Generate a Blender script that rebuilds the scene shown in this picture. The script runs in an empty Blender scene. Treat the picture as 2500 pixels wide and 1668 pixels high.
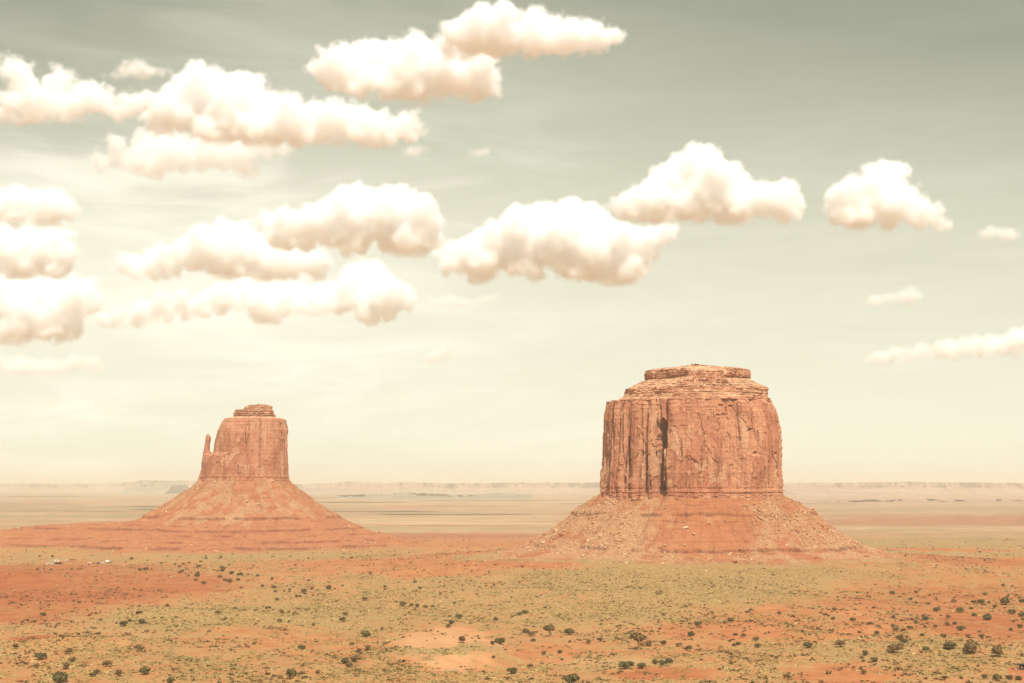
import bpy, math, random
import numpy as np
from mathutils import Vector, Matrix

random.seed(7)
RNG = np.random.default_rng(7)
C = bpy.context.scene.collection
SC = bpy.context.scene

# ------------------------------------------------------------------ camera
W0, H0, F = 2500.0, 1668.0, 3472.0          # the photograph's frame and focal length in its pixels
CAM_H = 100.0                               # height above the plain
PITCH = math.atan((1188 - 834) / F)
cam_data = bpy.data.cameras.new("camera")
cam_data.lens = 50.0
cam_data.sensor_width = 36.0
cam_data.clip_start = 1.0
cam_data.clip_end = 200000.0
cam = bpy.data.objects.new("camera", cam_data)
cam.location = (0, 0, CAM_H)
cam.rotation_euler = (math.pi / 2 + PITCH, 0, 0)
C.objects.link(cam)
SC.camera = cam

# ------------------------------------------------------------------ light
SUN_EL, SUN_AZ = math.radians(56), math.radians(180 - 15)   # azimuth clockwise from the view direction (+Y)
sun_dir = Vector((math.sin(SUN_AZ) * math.cos(SUN_EL), math.cos(SUN_AZ) * math.cos(SUN_EL), math.sin(SUN_EL)))
sun_data = bpy.data.lights.new("sun", "SUN")
sun_data.energy = 4.6
sun_data.angle = math.radians(0.53)
sun_data.color = (1.0, 0.955, 0.85)
sun = bpy.data.objects.new("sun", sun_data)
sun.rotation_euler = sun_dir.to_track_quat('Z', 'Y').to_euler()
sun.location = (0, -200, 600)
C.objects.link(sun)

world = bpy.data.worlds.new("World")
SC.world = world
world.use_nodes = True
wt = world.node_tree
wt.nodes.clear()


def N(t, kind, **kw):
    n = t.nodes.new(kind)
    for k, v in kw.items():
        if k.startswith("i_"):
            key = k[2:].replace("_", " ")
            n.inputs[key].default_value = v
        else:
            setattr(n, k, v)
    return n


def L(t, a, b):
    t.links.new(a, b)


def math_node(t, op, a, b=None, clamp=False):
    n = t.nodes.new("ShaderNodeMath")
    n.operation = op
    n.use_clamp = clamp
    for i, v in enumerate((a, b)):
        if v is None:
            continue
        if hasattr(v, "links"):
            t.links.new(v, n.inputs[i])
        else:
            n.inputs[i].default_value = v
    return n.outputs[0]


def mix_rgb(t, fac, a, b, blend='MIX'):
    n = t.nodes.new("ShaderNodeMix")
    n.data_type = 'RGBA'
    n.blend_type = blend
    n.clamp_factor = True
    for sock, v in ((n.inputs[0], fac), (n.inputs[6], a), (n.inputs[7], b)):
        if hasattr(v, "links"):
            t.links.new(v, sock)
        elif isinstance(v, (int, float)):
            sock.default_value = v
        else:
            sock.default_value = (*v, 1.0) if len(v) == 3 else v
    return n.outputs[2]


def map_range(t, v, a, b, c=0.0, d=1.0, smooth=False):
    n = t.nodes.new("ShaderNodeMapRange")
    n.clamp = True
    if smooth:
        n.interpolation_type = 'SMOOTHSTEP'
    t.links.new(v, n.inputs[0])
    for i, q in enumerate((a, b, c, d)):
        n.inputs[i + 1].default_value = q
    return n.outputs[0]


SKY_STRENGTH = 0.10
sky = N(wt, "ShaderNodeTexSky", sky_type='NISHITA', sun_disc=False)
sky.sun_elevation = SUN_EL
sky.sun_rotation = SUN_AZ
sky.altitude = 1600
sky.air_density = 1.0
sky.dust_density = 2.5
sky.ozone_density = 1.0
bw = N(wt, "ShaderNodeRGBToBW")
L(wt, sky.outputs[0], bw.inputs[0])
# the photograph's air is dusty and cream: mostly the sky's own brightness, in warm grey-green
tint = mix_rgb(wt, 1.0, (0.95, 1.0, 0.86), bw.outputs[0], 'MULTIPLY')
skyc = mix_rgb(wt, 0.92, sky.outputs[0], tint)
tc = N(wt, "ShaderNodeTexCoord")
sep = N(wt, "ShaderNodeSeparateXYZ")
L(wt, tc.outputs["Generated"], sep.inputs[0])
# thin high cirrus veils
mp = N(wt, "ShaderNodeMapping")
mp.inputs["Scale"].default_value = (3.0, 3.0, 16.0)
mp.inputs["Rotation"].default_value = (0.0, 0.12, 0.3)
L(wt, tc.outputs["Generated"], mp.inputs[0])
nz = N(wt, "ShaderNodeTexNoise", i_Scale=2.2, i_Detail=7.0, i_Roughness=0.58, i_Distortion=0.6)
L(wt, mp.outputs[0], nz.inputs["Vector"])
veil = map_range(wt, nz.outputs["Fac"], 0.36, 0.74, 0.0, 0.75, True)
left = map_range(wt, sep.outputs["X"], 0.20, -0.30, 0.18, 1.0, True)
veil = math_node(wt, 'MULTIPLY', veil, left)
veil = math_node(wt, 'MULTIPLY', veil, map_range(wt, sep.outputs["Z"], 0.30, 0.17, 0.22, 1.0, True))
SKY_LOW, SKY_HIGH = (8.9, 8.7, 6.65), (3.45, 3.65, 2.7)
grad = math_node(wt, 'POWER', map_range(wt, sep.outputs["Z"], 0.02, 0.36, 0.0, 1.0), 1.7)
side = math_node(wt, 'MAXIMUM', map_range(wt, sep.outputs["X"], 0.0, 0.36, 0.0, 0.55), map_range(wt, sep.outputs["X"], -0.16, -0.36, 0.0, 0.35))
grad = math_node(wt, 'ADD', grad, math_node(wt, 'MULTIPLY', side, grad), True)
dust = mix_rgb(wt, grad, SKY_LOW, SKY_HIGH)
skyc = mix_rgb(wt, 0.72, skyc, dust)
skyc = mix_rgb(wt, veil, skyc, (10.2, 9.9, 8.3))
bank = math_node(wt, 'MULTIPLY', map_range(wt, sep.outputs["Z"], 0.05, 0.13, 0.0, 1.0, True), map_range(wt, sep.outputs["Z"], 0.26, 0.15, 0.0, 1.0, True))
bank = math_node(wt, 'MULTIPLY', bank, map_range(wt, sep.outputs["X"], 0.12, -0.22, 0.0, 0.45, True))
skyc = mix_rgb(wt, bank, skyc, (9.8, 9.5, 7.9))
# zenith brightened out of view: added fill light for shadows and cloud undersides
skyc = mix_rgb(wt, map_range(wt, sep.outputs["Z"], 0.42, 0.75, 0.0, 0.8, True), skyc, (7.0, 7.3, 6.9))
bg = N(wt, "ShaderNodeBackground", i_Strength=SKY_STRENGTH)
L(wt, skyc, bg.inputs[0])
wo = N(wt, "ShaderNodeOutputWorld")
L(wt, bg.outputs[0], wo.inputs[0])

SC.view_settings.view_transform = 'Standard'
SC.view_settings.look = 'None'
SC.view_settings.exposure = 0.22
SC.view_settings.gamma = 1.0
SC.cycles.max_bounces = 28
SC.cycles.diffuse_bounces = 2
SC.cycles.glossy_bounces = 1
SC.cycles.transmission_bounces = 2
SC.cycles.transparent_max_bounces = 8
SC.cycles.volume_bounces = 24
SC.cycles.use_denoising = True
SC.cycles.sample_clamp_indirect = 6.0

HAZE_DENSITY = 5.2e-5
HAZE_COLOR = (0.90, 0.855, 0.755)


# ------------------------------------------------------------------ helpers: noise
def _hash(ix, iy, iz, seed):
    h = (ix.astype(np.int64) * 374761393 + iy.astype(np.int64) * 668265263 + iz.astype(np.int64) * 2147483647 + seed * 1274126177) & 0xFFFFFFFF
    h = ((h ^ (h >> 13)) * 1274126177) & 0xFFFFFFFF
    h = ((h ^ (h >> 16)) * 2246822519) & 0xFFFFFFFF
    return ((h ^ (h >> 15)) & 0xFFFFFF) / float(0xFFFFFF)


def h1(i, seed):
    i = np.asarray(i)
    z = np.zeros_like(i)
    return _hash(i, z, z, seed)


def h2(i, j, seed):
    return _hash(i, j, np.zeros_like(i), seed)


def vn2(x, y, seed=0):
    x, y = np.broadcast_arrays(np.asarray(x, float), np.asarray(y, float))
    xi, yi = np.floor(x).astype(np.int64), np.floor(y).astype(np.int64)
    fx, fy = x - xi, y - yi
    fx = fx * fx * fx * (fx * (fx * 6 - 15) + 10)
    fy = fy * fy * fy * (fy * (fy * 6 - 15) + 10)
    a, b = h2(xi, yi, seed), h2(xi + 1, yi, seed)
    c, d = h2(xi, yi + 1, seed), h2(xi + 1, yi + 1, seed)
    return ((a * (1 - fx) + b * fx) * (1 - fy) + (c * (1 - fx) + d * fx) * fy) * 2 - 1


def fbm(x, y, seed=0, oct=4, gain=0.5, lac=2.03):
    out, amp, tot = 0.0, 1.0, 0.0
    x, y = np.asarray(x, float), np.asarray(y, float)
    for o in range(oct):
        out = out + amp * vn2(x, y, seed + o * 17)
        tot += amp
        amp *= gain
        x, y = x * lac + 13.7, y * lac + 7.3
    return out / tot


def cells1(w, seed):
    """jittered 1-D cells: index, position inside 0..1, distance to nearest boundary (in cells)"""
    i = np.floor(w).astype(np.int64)
    b = lambda k: k + 0.7 * (h1(k, seed) - 0.5)
    i = np.where(w < b(i), i - 1, i)
    i = np.where(w >= b(i + 1), i + 1, i)
    lo, hi = b(i), b(i + 1)
    u = (w - lo) / np.maximum(hi - lo, 1e-3)
    return i, np.clip(u, 0, 1), np.minimum(w - lo, hi - w)


def worley2(x, y, seed):
    """2-D cells: id hash of the nearest point, and second-nearest minus nearest distance"""
    xi, yi = np.floor(x).astype(np.int64), np.floor(y).astype(np.int64)
    d1 = np.full(x.shape, 9.0)
    d2 = np.full(x.shape, 9.0)
    idh = np.zeros(x.shape)
    for a in (-1, 0, 1):
        for b in (-1, 0, 1):
            cx, cy = xi + a, yi + b
            px, py = cx + h2(cx, cy, seed), cy + h2(cx, cy, seed + 5)
            d = np.hypot(px - x, py - y)
            closer = d < d1
            d2 = np.where(closer, d1, np.minimum(d2, d))
            idh = np.where(closer, h2(cx, cy, seed + 9), idh)
            d1 = np.where(closer, d, d1)
    return idh, d2 - d1


def sstep(a, b, x):
    t = np.clip((x - a) / (b - a), 0, 1)
    return t * t * (3 - 2 * t)


# ------------------------------------------------------------------ helpers: camera rays
CP, SP = math.cos(PITCH), math.sin(PITCH)


def ray(px, py):
    a, b = (np.asarray(px, float) - W0 / 2) / F, (H0 / 2 - np.asarray(py, float)) / F
    return np.stack([a, CP - b * SP, SP + b * CP], -1)


def at_depth(px, py, Y):
    d = ray(px, py)
    return np.array([0, 0, CAM_H]) + d * (np.asarray(Y) / d[..., 1])[..., None]


def project(x, y, z):
    z = z - CAM_H
    w = y * CP + z * SP
    v = -y * SP + z * CP
    return W0 / 2 + F * x / w, H0 / 2 - F * v / w


# ------------------------------------------------------------------ helpers: meshes and objects
def make_mesh(name, V, Fc, mat=None, smooth=True, attrs=None, colors=None):
    V = np.ascontiguousarray(V, np.float32)
    Fc = np.ascontiguousarray(Fc, np.int32)
    n, k = Fc.shape
    me = bpy.data.meshes.new(name)
    me.vertices.add(len(V))
    me.vertices.foreach_set("co", V.ravel())
    me.loops.add(n * k)
    me.loops.foreach_set("vertex_index", Fc.ravel())
    me.polygons.add(n)
    me.polygons.foreach_set("loop_start", np.arange(0, n * k, k, dtype=np.int32))
    me.polygons.foreach_set("loop_total", np.full(n, k, np.int32))
    me.polygons.foreach_set("use_smooth", np.full(n, smooth, bool))
    for key, arr in (attrs or {}).items():
        a = me.attributes.new(key, 'FLOAT', 'POINT')
        a.data.foreach_set("value", np.ascontiguousarray(arr, np.float32).ravel())
    for key, arr in (colors or {}).items():
        a = me.attributes.new(key, 'FLOAT_COLOR', 'POINT')
        c4 = np.ones((len(V), 4), np.float32)
        c4[:, :3] = arr
        a.data.foreach_set("color", c4.ravel())
    me.update(calc_edges=True)
    me.validate()
    if mat:
        me.materials.append(mat)
    return me


def add(name, me, parent=None, loc=None):
    o = bpy.data.objects.new(name, me)
    C.objects.link(o)
    if parent is not None:
        o.parent = parent
    if loc is not None:
        o.location = loc
    return o


def tag(o, label=None, cat=None, group=None, kind=None):
    for k, v in (("label", label), ("category", cat), ("group", group), ("kind", kind)):
        if v:
            o[k] = v
    return o


def empty(name, loc, label, cat, group=None, rz=0.0):
    o = bpy.data.objects.new(name, None)
    C.objects.link(o)
    o.location = loc
    o.rotation_euler = (0, 0, rz)
    o.empty_display_size = 2
    return tag(o, label, cat, group)


def copy_tree(o, parent=None):
    c = o.copy()
    C.objects.link(c)
    if parent is not None:
        c.parent = parent
    for ch in list(o.children):
        copy_tree(ch, c)
    return c


def grid_faces(nr, nc, wrap=False):
    r = np.arange(nr - 1)[:, None]
    c = np.arange(nc if wrap else nc - 1)[None, :]
    c2 = (c + 1) % nc
    return np.stack([r * nc + c, r * nc + c2, (r + 1) * nc + c2, (r + 1) * nc + c], -1).reshape(-1, 4)


def ico(sub):
    import bmesh
    bm = bmesh.new()
    bmesh.ops.create_icosphere(bm, subdivisions=sub, radius=1.0)
    V = np.array([v.co[:] for v in bm.verts])
    Fc = np.array([[v.index for v in f.verts] for f in bm.faces])
    bm.free()
    return V, Fc


ICO1, ICO2, ICO3 = ico(1), ico(2), ico(3)


# ------------------------------------------------------------------ materials
def new_mat(name):
    m = bpy.data.materials.new(name)
    m.use_nodes = True
    t = m.node_tree
    b = t.nodes["Principled BSDF"]
    b.inputs["Roughness"].default_value = 0.95
    b.inputs["Specular IOR Level"].default_value = 0.12
    return m, t, b


def plain_mat(name, col, rough=0.9, spec=0.15, var=0.12, scale=1.5):
    m, t, b = new_mat(name)
    tcn = N(t, "ShaderNodeTexCoord")
    n = N(t, "ShaderNodeTexNoise", i_Scale=scale, i_Detail=4.0)
    L(t, tcn.outputs["Object"], n.inputs["Vector"])
    k = map_range(t, n.outputs["Fac"], 0.3, 0.7, 1 - var, 1 + var)
    c = mix_rgb(t, 1.0, col, k, 'MULTIPLY')
    L(t, c, b.inputs["Base Color"])
    b.inputs["Roughness"].default_value = rough
    b.inputs["Specular IOR Level"].default_value = spec
    return m


def attr_col(t, name):
    return N(t, "ShaderNodeAttribute", attribute_name=name)


# ground: red sand, pale sand, dry grass, zones stored per vertex, broken up with noise
def ground_material():
    m, t, b = new_mat("desert_ground")
    geo = N(t, "ShaderNodeNewGeometry")
    P = geo.outputs["Position"]

    def noise(scale, detail=6.0, rough=0.6, stretch=None):
        n = N(t, "ShaderNodeTexNoise", i_Scale=scale, i_Detail=detail, i_Roughness=rough)
        if stretch:
            mp = N(t, "ShaderNodeMapping")
            mp.inputs["Scale"].default_value = stretch
            L(t, P, mp.inputs[0])
            L(t, mp.outputs[0], n.inputs["Vector"])
        else:
            L(t, P, n.inputs["Vector"])
        return n.outputs["Fac"]
    veg = attr_col(t, "veg").outputs["Fac"]
    red = attr_col(t, "red").outputs["Fac"]
    pale = attr_col(t, "pale").outputs["Fac"]
    n_big = noise(0.012, 5.0)
    n_mid = noise(0.06, 5.0)
    n_small = noise(0.45, 4.0, 0.7)
    sand = mix_rgb(t, map_range(t, n_mid, 0.35, 0.65), (0.375, 0.150, 0.058), (0.470, 0.212, 0.086))
    soil = mix_rgb(t, map_range(t, n_mid, 0.3, 0.7), (0.255, 0.066, 0.023), (0.330, 0.098, 0.036))
    c = mix_rgb(t, red, sand, soil)
    c = mix_rgb(t, pale, c, mix_rgb(t, n_mid, (0.44, 0.235, 0.112), (0.50, 0.295, 0.155)))
    grass = mix_rgb(t, map_range(t, n_big, 0.35, 0.65), (0.370, 0.250, 0.100), (0.335, 0.240, 0.098))
    grass = mix_rgb(t, map_range(t, n_small, 0.40, 0.60), mix_rgb(t, 0.75, grass, (0.11, 0.080, 0.032)), grass)
    cover = math_node(t, 'ADD', veg, math_node(t, 'MULTIPLY', math_node(t, 'SUBTRACT', n_small, 0.5), 1.5))
    cover = math_node(t, 'ADD', cover, math_node(t, 'MULTIPLY', math_node(t, 'SUBTRACT', n_mid, 0.5), 1.1))
    cover = map_range(t, cover, 0.35, 0.75, 0.0, 1.0)
    c = mix_rgb(t, math_node(t, 'MULTIPLY', cover, 0.75), c, grass)
    # far away: wide bands of olive scrub, pale flats and red soil
    sepn = N(t, "ShaderNodeSeparateXYZ")
    L(t, P, sepn.inputs[0])
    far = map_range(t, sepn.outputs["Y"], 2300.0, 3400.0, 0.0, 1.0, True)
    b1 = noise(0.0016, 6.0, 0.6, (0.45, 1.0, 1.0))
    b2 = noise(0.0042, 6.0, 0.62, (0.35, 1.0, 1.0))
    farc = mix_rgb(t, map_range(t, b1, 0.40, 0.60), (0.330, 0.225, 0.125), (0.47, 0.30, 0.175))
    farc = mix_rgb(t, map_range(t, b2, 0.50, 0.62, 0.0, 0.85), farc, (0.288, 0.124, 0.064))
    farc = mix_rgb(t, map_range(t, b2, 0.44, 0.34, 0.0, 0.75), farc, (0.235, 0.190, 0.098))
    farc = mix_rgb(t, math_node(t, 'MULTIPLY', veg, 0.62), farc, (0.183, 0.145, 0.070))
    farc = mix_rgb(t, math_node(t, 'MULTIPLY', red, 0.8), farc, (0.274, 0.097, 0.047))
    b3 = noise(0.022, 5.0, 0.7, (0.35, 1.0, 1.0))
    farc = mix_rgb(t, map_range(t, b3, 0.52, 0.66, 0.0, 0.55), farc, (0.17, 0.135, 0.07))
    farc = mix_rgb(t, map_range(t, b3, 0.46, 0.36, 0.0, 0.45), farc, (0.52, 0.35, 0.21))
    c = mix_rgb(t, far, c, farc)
    L(t, c, b.inputs["Base Color"])
    bump = N(t, "ShaderNodeBump", i_Strength=0.5, i_Distance=0.6)
    L(t, n_small, bump.inputs["Height"])
    L(t, bump.outputs[0], b.inputs["Normal"])
    return m


def rock_material(name, base, light, dark, streak=1.0, bed=0.0, debris=0.0):
    """sandstone: vertical varnish streaks, horizontal beds, pale fresh scars; cream rubble on flat tops"""
    m, t, b = new_mat(name)
    geo = N(t, "ShaderNodeNewGeometry")
    P = geo.outputs["Position"]

    def noise(scale, stretch, detail=5.0, rough=0.6, dist=0.0):
        mp = N(t, "ShaderNodeMapping")
        mp.inputs["Scale"].default_value = stretch
        L(t, P, mp.inputs[0])
        n = N(t, "ShaderNodeTexNoise", i_Scale=scale, i_Detail=detail, i_Roughness=rough, i_Distortion=dist)
        L(t, mp.outputs[0], n.inputs["Vector"])
        return n.outputs["Fac"]
    s1 = noise(0.13, (1, 1, 0.05), 6.0, 0.62)
    s2 = noise(0.040, (1, 1, 0.40), 6.0, 0.62, 1.0)
    s3 = noise(0.9, (1, 1, 0.6), 4.0, 0.6)
    bd = noise(0.55, (0.03, 0.03, 1.0), 4.0, 0.6)
    c = mix_rgb(t, map_range(t, s2, 0.42, 0.58), base, light)
    c = mix_rgb(t, math_node(t, 'MULTIPLY', map_range(t, s1, 0.52, 0.66), 0.58 * streak), c, dark)
    c = mix_rgb(t, math_node(t, 'MULTIPLY', map_range(t, s1, 0.46, 0.36), 0.55 * streak), c, light)
    c = mix_rgb(t, math_node(t, 'MULTIPLY', map_range(t, bd, 0.52, 0.62), 0.25 + bed), c, dark)
    scar = attr_col(t, "scar").outputs["Fac"]
    c = mix_rgb(t, math_node(t, 'MULTIPLY', scar, 0.85), c, (0.56, 0.32, 0.19))
    c = mix_rgb(t, map_range(t, s3, 0.35, 0.7, 0.22, 0.0), c, dark)
    if debris > 0:
        sepn = N(t, "ShaderNodeSeparateXYZ")
        L(t, geo.outputs["True Normal"], sepn.inputs[0])
        up = map_range(t, sepn.outputs["Z"], 0.35, 0.72, 0.0, debris)
        up = math_node(t, 'MULTIPLY', up, map_range(t, noise(0.12, (1, 1, 1), 5.0), 0.34, 0.58))
        c = mix_rgb(t, up, c, (0.60, 0.385, 0.225))
    L(t, c, b.inputs["Base Color"])
    bump = N(t, "ShaderNodeBump", i_Strength=0.6, i_Distance=0.8)
    L(t, math_node(t, 'ADD', s3, math_node(t, 'MULTIPLY', bd, 0.6)), bump.inputs["Height"])
    L(t, bump.outputs[0], b.inputs["Normal"])
    return m


def talus_material():
    m, t, b = new_mat("talus_rubble")
    geo = N(t, "ShaderNodeNewGeometry")
    P = geo.outputs["Position"]

    def noise(scale, detail=5.0, rough=0.6, stretch=(1, 1, 1)):
        mp = N(t, "ShaderNodeMapping")
        mp.inputs["Scale"].default_value = stretch
        L(t, P, mp.inputs[0])
        n = N(t, "ShaderNodeTexNoise", i_Scale=scale, i_Detail=detail, i_Roughness=rough)
        L(t, mp.outputs[0], n.inputs["Vector"])
        return n.outputs["Fac"]
    deb = attr_col(t, "debris").outputs["Fac"]
    led = attr_col(t, "ledge").outputs["Fac"]
    veg = attr_col(t, "veg").outputs["Fac"]
    n_mid, n_small = noise(0.08), noise(0.62, 4.0, 0.75)
    bed = noise(0.5, 4.0, 0.6, (0.03, 0.03, 1.0))
    red = mix_rgb(t, map_range(t, n_mid, 0.3, 0.7), (0.310, 0.110, 0.048), (0.387, 0.155, 0.072))
    red = mix_rgb(t, map_range(t, bed, 0.50, 0.60, 0.0, 0.55), red, (0.27, 0.085, 0.040))
    rub = mix_rgb(t, map_range(t, n_small, 0.36, 0.62), (0.20, 0.098, 0.048), (0.52, 0.300, 0.158))
    k = math_node(t, 'ADD', deb, math_node(t, 'MULTIPLY', math_node(t, 'SUBTRACT', n_mid, 0.5), 1.6))
    k = map_range(t, k, 0.25, 0.8, 0.0, 0.85)
    c = mix_rgb(t, k, red, rub)
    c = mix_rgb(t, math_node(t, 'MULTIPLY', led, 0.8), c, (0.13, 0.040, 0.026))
    g = math_node(t, 'ADD', veg, math_node(t, 'MULTIPLY', math_node(t, 'SUBTRACT', n_small, 0.5), 1.4))
    c = mix_rgb(t, map_range(t, g, 0.4, 0.75, 0.0, 0.7), c, (0.27, 0.190, 0.075))
    L(t, c, b.inputs["Base Color"])
    bump = N(t, "ShaderNodeBump", i_Strength=0.7, i_Distance=0.8)
    L(t, math_node(t, 'ADD', n_small, bed), bump.inputs["Height"])
    L(t, bump.outputs[0], b.inputs["Normal"])
    return m


def color_attr_mat(name, rough=0.95, var=0.15, scale=2.0, translucent=False):
    m, t, b = new_mat(name)
    a = attr_col(t, "Col")
    geo = N(t, "ShaderNodeNewGeometry")
    n = N(t, "ShaderNodeTexNoise", i_Scale=scale, i_Detail=3.0)
    L(t, geo.outputs["Position"], n.inputs["Vector"])
    k = map_range(t, n.outputs["Fac"], 0.3, 0.7, 1 - var, 1 + var)
    c = mix_rgb(t, 1.0, a.outputs["Color"], k, 'MULTIPLY')
    L(t, c, b.inputs["Base Color"])
    b.inputs["Roughness"].default_value = rough
    return m


MAT_GROUND = ground_material()
MAT_CLIFF = rock_material("sandstone_cliff", (0.425, 0.165, 0.090), (0.570, 0.278, 0.158), (0.225, 0.082, 0.053), 1.0, 0.1)
MAT_CAP = rock_material("bedded_caprock", (0.41, 0.165, 0.090), (0.52, 0.26, 0.15), (0.23, 0.082, 0.052), 0.35, 0.5, 0.8)
MAT_TALUS = talus_material()
MAT_COL = color_attr_mat("scrub_foliage")
MAT_ROCK = color_attr_mat("loose_rock", 0.9, 0.2, 0.8)


# ------------------------------------------------------------------ buttes: plan outlines and heights
def closed_spline(pts, n=1600):
    P = np.array(pts, float)
    k = len(P)
    out = []
    t = np.linspace(0, 1, 40, endpoint=False)[:, None]
    for i in range(k):
        p0, p1, p2, p3 = P[(i - 1) % k], P[i], P[(i + 1) % k], P[(i + 2) % k]
        out.append(0.5 * ((2 * p1) + (-p0 + p2) * t + (2 * p0 - 5 * p1 + 4 * p2 - p3) * t ** 2 + (-p0 + 3 * p1 - 3 * p2 + p3) * t ** 3))
    return np.concatenate(out)


class Butte:
    """plan: closed outline in (u: -1 left .. 1 right, v: depth, negative towards the camera)"""

    def __init__(self, plan, px_l, px_r, Yc, half_depth, foot_z, talus_prof, seed):
        self.Yc, self.k = Yc, Yc / F
        self.plan = closed_spline(plan)
        self.hd = half_depth
        self.seed = seed
        self.xl, self.xr = (px_l - 1250) * self.k, (px_r - 1250) * self.k
        self.cx = 0.5 * (self.xl + self.xr)
        self.hw = 0.5 * (self.xr - self.xl)
        bx, by = self.plan[:, 0] * self.hw, self.plan[:, 1] * self.hd
        a = np.arctan2(by, bx)
        o = np.argsort(a)
        self.ra, self.rr = a[o], np.hypot(bx, by)[o]
        self.foot_z = foot_z
        self.prof = talus_prof

    def radius(self, phi):
        r = np.interp(phi, self.ra, self.rr, period=2 * np.pi)
        for e in (0.05, -0.05, 0.1, -0.1):
            r = r + np.interp(phi + e, self.ra, self.rr, period=2 * np.pi)
        return r / 5

    def polar(self, x, y):
        dx, dy = x - self.cx, y - self.Yc
        return np.arctan2(dy, dx), np.hypot(dx, dy)


# the large flat-topped butte on the right
PLAN_M = [(-1, 0.05), (-0.97, -0.22), (-0.88, -0.40), (-0.62, -0.58), (-0.40, -0.74), (-0.24, -0.86), (0.10, -0.90), (0.50, -0.86),
          (0.78, -0.70), (0.94, -0.42), (1.0, -0.05), (0.95, 0.4), (0.7, 0.8), (0.1, 0.95), (-0.5, 0.9), (-0.88, 0.55)]
BM = Butte(PLAN_M, 1465, 1908, 1690.0, 96.0, 88.0,
           [(-20, 103), (0, 88.5), (30, 69), (52, 50), (81, 32), (103, 24.5), (135, 19.5), (175, 15.5), (230, 10), (300, 2.0), (360, -6)], 11)
# the smaller butte with the thumb on the left
PLAN_T = [(-1, 0.0), (-0.93, -0.45), (-0.60, -0.80), (-0.1, -0.90), (0.40, -0.92), (0.80, -0.80), (0.95, -0.45), (1, 0.0), (0.9, 0.5), (0.4, 0.9),
          (-0.3, 0.95), (-0.85, 0.6)]
BT = Butte(PLAN_T, 494, 704, 2400.0, 66.0, 112.0,
           [(-20, 126), (0, 111), (16, 95), (44, 75.5), (61, 63.5), (86, 48.5), (114, 34), (150, 21), (185, 12), (225, 4), (265, -1.5), (320, -8)], 29)


def terrace(z, levels, phi_m, seed, amp_scale=1.0):
    """turns smooth slope heights into steps at the given levels; returns new z and how much of a ledge face it is"""
    led = np.zeros_like(z)
    dz = np.zeros_like(z)
    for i, (zl, hgt, cover) in enumerate(levels):
        zz = zl + 2.4 * fbm(phi_m / 34.0, 0 * phi_m, seed + i * 3, 4)
        m = sstep(-0.12, 0.22, fbm(phi_m / 26.0, 0 * phi_m + i * 7.7, seed + 40 + i, 4) + cover)
        q = (z - zz)
        st = np.tanh(q / 0.5) * np.exp(-np.abs(q) / (1.6 * hgt)) * hgt * 0.5 * m * amp_scale
        dz += st
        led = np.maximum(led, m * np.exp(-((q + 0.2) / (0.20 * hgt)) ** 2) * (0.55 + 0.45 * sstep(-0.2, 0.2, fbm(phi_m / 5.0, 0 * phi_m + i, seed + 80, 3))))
    return z + dz, led


def talus_height(B, x, y, detail=True):
    phi, r = B.polar(x, y)
    d = r - B.radius(phi)
    p = np.array(B.prof)
    s = B.seed
    arc = phi * 170.0
    warp = 9.0 * fbm(arc / 40.0, d / 90.0, s, 3) * sstep(0, 40, d)
    fan = 7.0 * np.clip(fbm(arc / 26.0, 0 * arc + 3.3, s + 3, 2) + 0.1, 0, 1) * np.exp(-np.maximum(d, 0) / 40.0)
    if B is BT:
        # long terraced foot running out to the left
        west = np.clip((-(x - B.cx) - 60) / 330.0, 0, 1.6)
        front = np.abs(y - B.Yc + 10 - 30 * west)
        d2 = np.where(x < B.cx, front - 45 + 40 * np.clip(west, 0, 1), 1e3)
        ridge = np.interp(d2, [-60, 0, 40, 70, 110, 160, 210, 260], [0, 1.5, -3, -11, -25, -36, -46, -55])
        ridge = ridge + 47 - 19 * np.clip(west, 0, 1) - 60 * np.clip(west - 1.05, 0, 1)
        zz = np.interp(d + warp, p[:, 0], p[:, 1]) + fan
        z = np.maximum(zz, ridge + 2.0 * fbm(x / 60.0, y / 60.0, s + 8, 3))
        levels = [(97, 2.0, -0.3), (81, 2.6, -0.2), (66, 2.0, -0.28), (50, 3.8, 0.22), (38, 1.8, -0.1), (32, 3.0, 0.30), (24, 2.2, -0.15), (16, 3.0, 0.0), (8, 3.6, 0.12)]
    else:
        z = np.interp(d + warp, p[:, 0], p[:, 1]) + fan
        levels = [(79, 1.6, -0.2), (69, 3.2, 0.28), (62, 1.4, -0.1), (47, 1.4, -0.25), (32, 3.2, 0.32), (18.5, 2.6, -0.1)]
    led = np.zeros_like(z)
    if detail:
        gul = 4.6 * (0.33 - np.abs(fbm(arc / 15.0 + 0.3 * fbm(x / 20, y / 20, s + 25, 2), d / 70.0, s + 21, 4))) * sstep(2, 30, d)
        z = z + gul + 2.0 * fbm(x / 9.0, y / 9.0, s + 31, 4)
        z, led = terrace(z, levels, arc, s + 50)
        z = z + 0.55 * fbm(x / 2.4, y / 2.4, s + 61, 2)
    return z, led, d


def ground_xy(px, py, z=0.0):
    d = ray(px, py)
    t = (z - CAM_H) / d[..., 2]
    return d[..., 0] * t, d[..., 1] * t


HUM = ground_xy(np.array(1085.0), np.array(1588.0), 4.0)
MOUND = ground_xy(np.array(10.0), np.array(1415.0), 3.0)


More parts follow.
